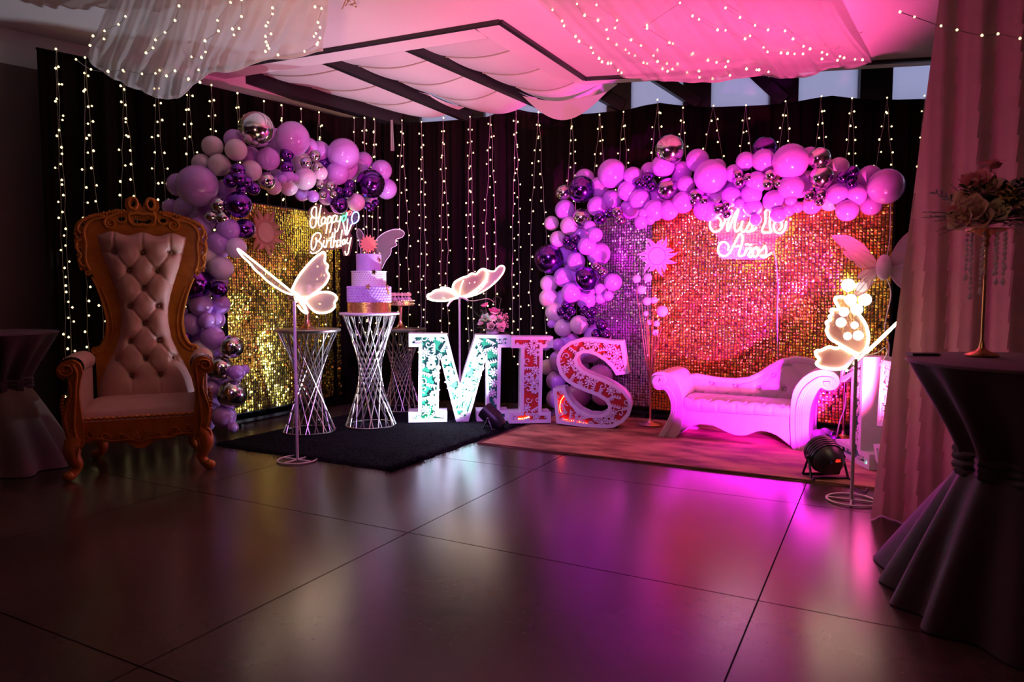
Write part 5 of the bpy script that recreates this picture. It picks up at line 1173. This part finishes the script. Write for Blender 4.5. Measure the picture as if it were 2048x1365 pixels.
def arrangement(label, c, rad, hh, flowers, sprays, seed, name='flower_arrangement'):
    rnd = random.Random(seed); o = thing(name, label, 'flowers', c)
    fo_ = MB()
    for k in range(sprays):
        a = rnd.uniform(0, 2*PI); e = rnd.uniform(-.15, 1.3); d = V((math.cos(a)*math.cos(e), math.sin(a)*math.cos(e), math.sin(e)))
        leafspray(fo_, V((d.x*.03, d.y*.03, .03+.02*rnd.random())), d, rnd.uniform(.75,1.15)*rad*(1.0 if e < .7 else hh/rad), 9, .007, rnd)
    fo_.build('foliage', M_leaf, o, False, kind='stuff')
    st = MB()
    for kd, p, s in flowers:
        st.tube([V((0,0,.02)), V(p)*.55+V((0,0,.015)), V(p)], .0025, 5)
        flower(o, kd, p, V((p[0], p[1], p[2]*.6)), s)
    st.build('stems', M_leaf, o, False, kind='stuff')
    return o
# on top of the letter M
mtop = at(985, 672, 7.22); mtop.z = 0.026+0.875
tw = -vm; rgt = _r
def lp(a, b, up): q = rgt*a+V((tw.x,tw.y,0)).normalized()*b; return (q.x, q.y, up)
am = arrangement('low bunch of pink roses, daisies and greenery on top of the letter M', mtop, .17, .26,
  [('rose', lp(-.075,.03,.285), .9), ('rose', lp(.015,.06,.215), 1.25), ('daisy', lp(.0,.09,.155), 1.3), ('cream', lp(-.07,.08,.155), 1.1), ('cream', lp(-.11,.07,.115), .9), ('pinkdaisy', lp(.075,.07,.16), 1.0), ('pinkdaisy', lp(.10,.05,.10), 1.1), ('daisy', lp(.05,.10,.09), .9), ('pinkdaisy', lp(.12,.03,.18), .8), ('blush', lp(.07,.10,.06), 1.0), ('cream', lp(-.02,.11,.08), .9)], 34, 5)
gy = MB(); rg = random.Random(8)
for k in range(70):
    a = rg.uniform(.02,.16); q = lp(a, rg.uniform(-.02,.10), rg.uniform(.05,.22)); gy.ball(q, .006, 5)
    gy.tube([V((0,0,.03)), V(q)], .0008, 3)
gy.build('gypsophila', M_blush, am, False, kind='stuff')
MB().lathe([(0.001,0),(.06,0),(.075,.05),(0.001,.05)], 20).build('pot', M_white, am, True)
MB().tube(spline([lp(.02,.02,.10), lp(.03,.03,.30), lp(.01,.04,.36), lp(.05,.04,.38), lp(.09,.04,.35)], 5), .003, 5).tube(spline([lp(.04,.02,.10), lp(.07,.03,.28), lp(.09,.04,.36)], 5), .003, 5).build('tendrils', M_leaf, am, True)
# tall gold stand with crystals on the plum table
sb = V((*flo(1963,713,1.042).xy, 1.042)); gs = thing('flower_stand', 'tall slim gold stand hung with crystal strands on the plum table', 'flower stand', sb)
ds = dep(sb); zt_s = at(1980, 468, ds).z-sb.z
MB().lathe([(0.001,0),(.060,0),(.063,.006),(.055,.014),(.030,.022),(.012,.035),(.008,.06),(.001,.06)], 32).build('base', M_gold, gs, True)
MB().tube([V((0,0,.055)), V((0,0,zt_s))], .0055, 12).build('stem', M_gold, gs, True)
MB().lathe([(.006,zt_s-.06),(.014,zt_s-.045),(.008,zt_s-.03),(.016,zt_s-.01),(.055,zt_s+.004),(.075,zt_s+.012),(.075,zt_s+.016),(.001,zt_s+.012)], 28).build('cup', M_gold, gs, True)
bead = MB().ball((0,0,0), .0075, 8, (1,1,1.15)).mesh('bead', M_crystal, True); drop = MB().lathe([(0.001,-.026),(.010,-.016),(.008,-.004),(.001,.010)], 8).mesh('drop', M_crystal)
for k in range(9):
    a = 2*PI*k/9+.3; x, y = .068*math.cos(a), .068*math.sin(a); n = [9,7,11,6,8,12,7,9,6][k]
    sx = MB().tube([V((x,y,zt_s+.008)), V((x,y,zt_s-.02*n))], .0012, 4).build('crystal_strand', M_wire, gs)
    for j in range(n): linked('bead', bead, sx, Matrix.Translation((x,y,zt_s-.006-.02*j)))
    linked('drop', drop, sx, Matrix.Translation((x,y,zt_s-.02*n-.012)))
ft = sb+V((0,0,zt_s+.014)); vt = (O0-ft); vt.z = 0; vt.normalize()
def lq(a, b, up): q = rgt*a+vt*b; return (q.x, q.y, up)
arrangement('big arrangement of pink roses, one yellow bloom and dark ferns atop the gold stand', ft, .21, .24,
  [('rose', lq(.005,.05,.245), .95), ('rose', lq(-.045,.07,.175), 1.3), ('blush', lq(-.01,.10,.155), 1.2), ('yellow', lq(.055,.09,.135), 1.6), ('yellow', lq(.085,.08,.12), 1.2), ('blush', lq(-.085,.06,.11), 1.1), ('rose', lq(-.115,.07,.06), .9), ('blush', lq(-.10,.09,.035), 1.1), ('blush', lq(-.055,.11,.07), 1.2), ('blush', lq(-.03,.12,.04), 1.1), ('cream', lq(.03,.12,.06), 1.0), ('blush', lq(.12,.07,.07), 1.1), ('rose', lq(.15,.05,.04), 1.0)], 60, 6)

# ------------------------------------------------------------------ pale drapes
def drapeR(u, v):
    x = -.03+2.6*u+.30*v*(1-u); z = .006+(3.57-.006)*v; d = .045*math.sin(2*PI*x/.19+1.2*math.sin(3*x))+.02*math.sin(2*PI*x/.085+v*2)
    return V((x, 4.545+d*(.55+.45*(1-v))+.01*noise.noise(V((x*3,z,2))), z))
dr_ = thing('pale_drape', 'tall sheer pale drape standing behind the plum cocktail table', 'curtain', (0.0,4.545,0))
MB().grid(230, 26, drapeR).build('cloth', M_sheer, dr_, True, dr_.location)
MB().tube([V((.25,4.545,3.575)), V((2.6,4.545,3.575))], .012, 8).build('rail', M_black, dr_, True, dr_.location)

def swag(label, top, low, dt, dl, nf, amp, shear, tailroll, roots):
    """top/low: picture outlines of the attached edge and the hanging edge, at real distances dt and dl"""
    T = [at(x, y, dt(i/(len(top)-1))) for i, (x, y) in enumerate(top)]; L = [at(x, y, dl(i/(len(low)-1))) for i, (x, y) in enumerate(low)]
    T = spline(T, 6); L = spline(L, 6)
    def pick(P, u): f = max(0, min(1, u))*(len(P)-1); i = min(int(f), len(P)-2); return P[i]*(1-f+i)+P[i+1]*(f-i)
    n = (O0-(pick(T,.5)+pick(L,.5))/2).normalized()
    def fn(u, v, lift=0):
        p = pick(T, u)*(1-v)+pick(L, u)*v; p = p-V((0,0,1))*0.05*math.sin(PI*v)
        uu = u+0.05*noise.noise(V((u*6, 1.7, nf)))+0.02*noise.noise(V((u*17, v*1.5, nf+3))); r = math.sin(2*PI*(nf*uu+shear*v)+1.3*math.sin(5*u))*(0.75+0.6*noise.noise(V((u*7, v, 5.1))))
        p = p+n*(amp*(0.35+.65*v)*(r+.35*math.sin(2*PI*(nf*2.3*u)+2+v))+lift)
        if tailroll: p = p-V((0,0,1))*tailroll*max(0, v-.88)*(1+.8*noise.noise(V((u*11, 3.3, nf))))-n*0.5*max(0, v-.93)
        if p.z > 3.585: p.z = 3.585
        return p
    o = thing('tulle_swag', label, 'drape', fn(.5,.0)); o_loc = o.location.copy()
    MB().grid(170, 40, fn).build('tulle', M_tulle, o, 'all', o_loc)
    MB().tube([fn(i/120, 1.0) for i in range(121)], .012, 6).build('gathered_hem', M_tulle, o, True, o_loc)
    return o, n, T, L, fn
sL, nL, TL_, LL_, fL = swag('gathered white tulle swag with fairy lights hanging over the throne side', [(240,-70),(330,-75),(430,-70),(540,-60),(660,-50)],
   [(176,92),(200,128),(238,145),(280,168),(325,181),(368,170),(400,142),(440,128),(500,117),(565,102),(646,88)], lambda t: 4.75, lambda t: 5.55+.25*math.sin(PI*t), 9, .055, .9, .45, 0)
sR, nR, TR_, LR_, fR = swag('wide white tulle swag with fairy lights lit pink along the ceiling edge', [(1020,-60),(1180,-60),(1340,-60),(1500,-50),(1640,-40)],
   [(1235,142),(1290,150),(1350,154),(1420,158),(1470,148),(1530,144),(1585,150),(1640,136),(1690,126),(1745,118)], lambda t: 4.55, lambda t: 6.75, 9, .060, -.35, .25, 0)
def plane_of(fn):
    a, b, c = fn(.1,.1), fn(.9,.1), fn(.5,.95); n = (b-a).cross(c-a).normalized()
    if n.dot(O0-a) < 0: n = -n
    return a, n
def fairy(label, pts, p0, n, off, grp):
    P = [pln(x, y, p0+n*off, n) for x, y in pts]; root = thing('fairy_light_string', label, 'string lights', P[0], group=grp); b = MB()
    for p in P: bulb_into(b, p, .0095*dep(p)/5.5)
    ends = spline(P, 4); MB().tube(ends, .0022, 4).build('wire', M_wire, root, False, P[0]); b.build('bulbs', M_bulb, root, False, P[0], kind='stuff')
p0, n0 = plane_of(fL)
SL = [[(251,33),(237,49),(209,62),(208,78),(186,72),(180,91)],[(358,12),(350,41),(330,65),(311,80),(306,96),(292,106)],[(461,5),(435,41),(437,62),(410,82),(411,104),(403,115),(383,114),(397,140)],[(483,0),(483,33),(465,58),(478,57),(468,70)],
 [(545,16),(545,28),(536,45),(532,52),(542,68),(531,73),(532,84),(535,91),(538,97),(531,103),(556,110)],[(630,14),(643,17),(636,45),(640,55),(632,67),(628,73),(640,76),(636,85),(634,89),(609,103)],[(152,119),(182,139),(216,143),(246,141),(284,148),(311,147),(319,141),(333,152),(350,142),(377,158),(400,165)]]
for k, s_ in enumerate(SL):
    nm = ['first','second','third','fourth','fifth','sixth'][k]+' fairy light string from the wall side of the tulle over the throne' if k < 6 else 'fairy light string along the drooping hem of the tulle over the throne'
    fairy(nm, s_, p0, n0, .09, 'fairy lights on the tulle over the throne')
p0, n0 = plane_of(fR)
SRr = [[(1105,20),(1124,42),(1128,52),(1151,73),(1158,83),(1182,95),(1186,106),(1198,117),(1204,124),(1216,127),(1222,127),(1236,141),(1243,146)],[(1154,8),(1169,31),(1196,41),(1213,59),(1216,77),(1233,89),(1251,99),(1258,106),(1270,111),(1287,125),(1294,127),(1325,138),(1335,143)],
 [(1193,10),(1234,41),(1230,56),(1262,80),(1282,91),(1307,111),(1315,123),(1334,127),(1355,128),(1345,138)],[(1360,6),(1294,51),(1294,57),(1339,85),(1346,87),(1315,100)],[(1385,32),(1398,39),(1435,60),(1451,61),(1490,78),(1500,72),(1527,95),(1535,104),(1562,106),(1575,107),(1589,108),(1606,108)],
 [(1451,16),(1480,35),(1510,51),(1536,60),(1570,62),(1586,78),(1607,93),(1620,98),(1644,105),(1654,109),(1644,118),(1675,121),(1680,113),(1688,116),(1710,119),(1725,120)],[(1384,108),(1386,107),(1416,121),(1433,125),(1456,123),(1451,134),(1493,138),(1513,140),(1518,140),(1537,144)],[(1374,145),(1399,155),(1398,142),(1425,157),(1460,151)]]
for k, s_ in enumerate(SRr): fairy(['first','second','third','fourth','fifth','sixth','seventh','last'][k]+' fairy light string across the pink lit tulle, counted towards the pale drape', s_, p0, n0, .05, 'fairy lights on the pink lit tulle')
fairy('short fairy light string along the top of the pale drape', [(1800,24),(1829,34),(1882,52),(1914,60),(1964,71),(1996,68),(2040,77)], V((0,4.44,0)), V((0,-1,0)), 0.0, 'fairy lights on the pale drape')
# dry leaf sprig hanging from the ceiling
ls_ = zat(693, -4, 3.59); sg_ = MB(); rg = random.Random(2)
for a, b in (((693,-4),(684,18)),((700,-2),(690,12)),((705,-4),(712,8))): sg_.tube([zat(*a, 3.59), at(*b, dep(zat(*a, 3.59))-.05)], .004, 5)
for k in range(7):
    q = at(690+rg.uniform(-8,22), 4+rg.uniform(-8,8), dep(ls_)-.03); e = V((rg.uniform(-1,1), rg.uniform(-1,1), rg.uniform(-.6,.2)))*.05; sd = e.cross(V((0,0,1))).normalized()*.012; sg_.add([q, q+e*.5+sd, q+e, q+e*.5-sd], [(0,1,2,3)])
tag(sg_.build('leaf_sprig', mat('dry_leaf', (0.35,0.22,0.10), 0.7)), 'small dry leaf sprig hanging from the ceiling board near its middle', 'sprig')

# ------------------------------------------------------------------ cables on the floor
def cable(label, pts, m, r=.005): tag(MB().tube(spline([flo(x, y, .008) for x, y in pts], 6), r, 6).build('power_cable', m, None, True), label, 'cable')
cable('white cable running from the number 1 under the pale drape', [(1694,935),(1710,940),(1730,944),(1745,955),(1760,962),(1790,958)], M_cable)
cable('black cable looping on the floor behind the pale pole of the lamp', [(1680,968),(1705,975),(1728,985),(1740,972),(1765,978)], M_cableb)
cable('black cable lying flat along the rug end near the pale drape', [(1700,950),(1730,966),(1752,964),(1790,966)], M_cableb)
cable('thin cable trailing on the black rug beside the letter M', [(790,842),(806,848),(822,853),(830,862),(855,866)], M_cableb, .004)
tag(MB().tube(spline([onY(1692,786,6.3), onY(1690,815,6.3), onY(1681,840,6.28), onY(1676,860,6.2), V((*flo(1672,887).xy, .022))], 6), .005, 6).build('power_cable', M_cable, None, True), 'white cable drooping behind the sofa arm to the floor balloons', 'cable')
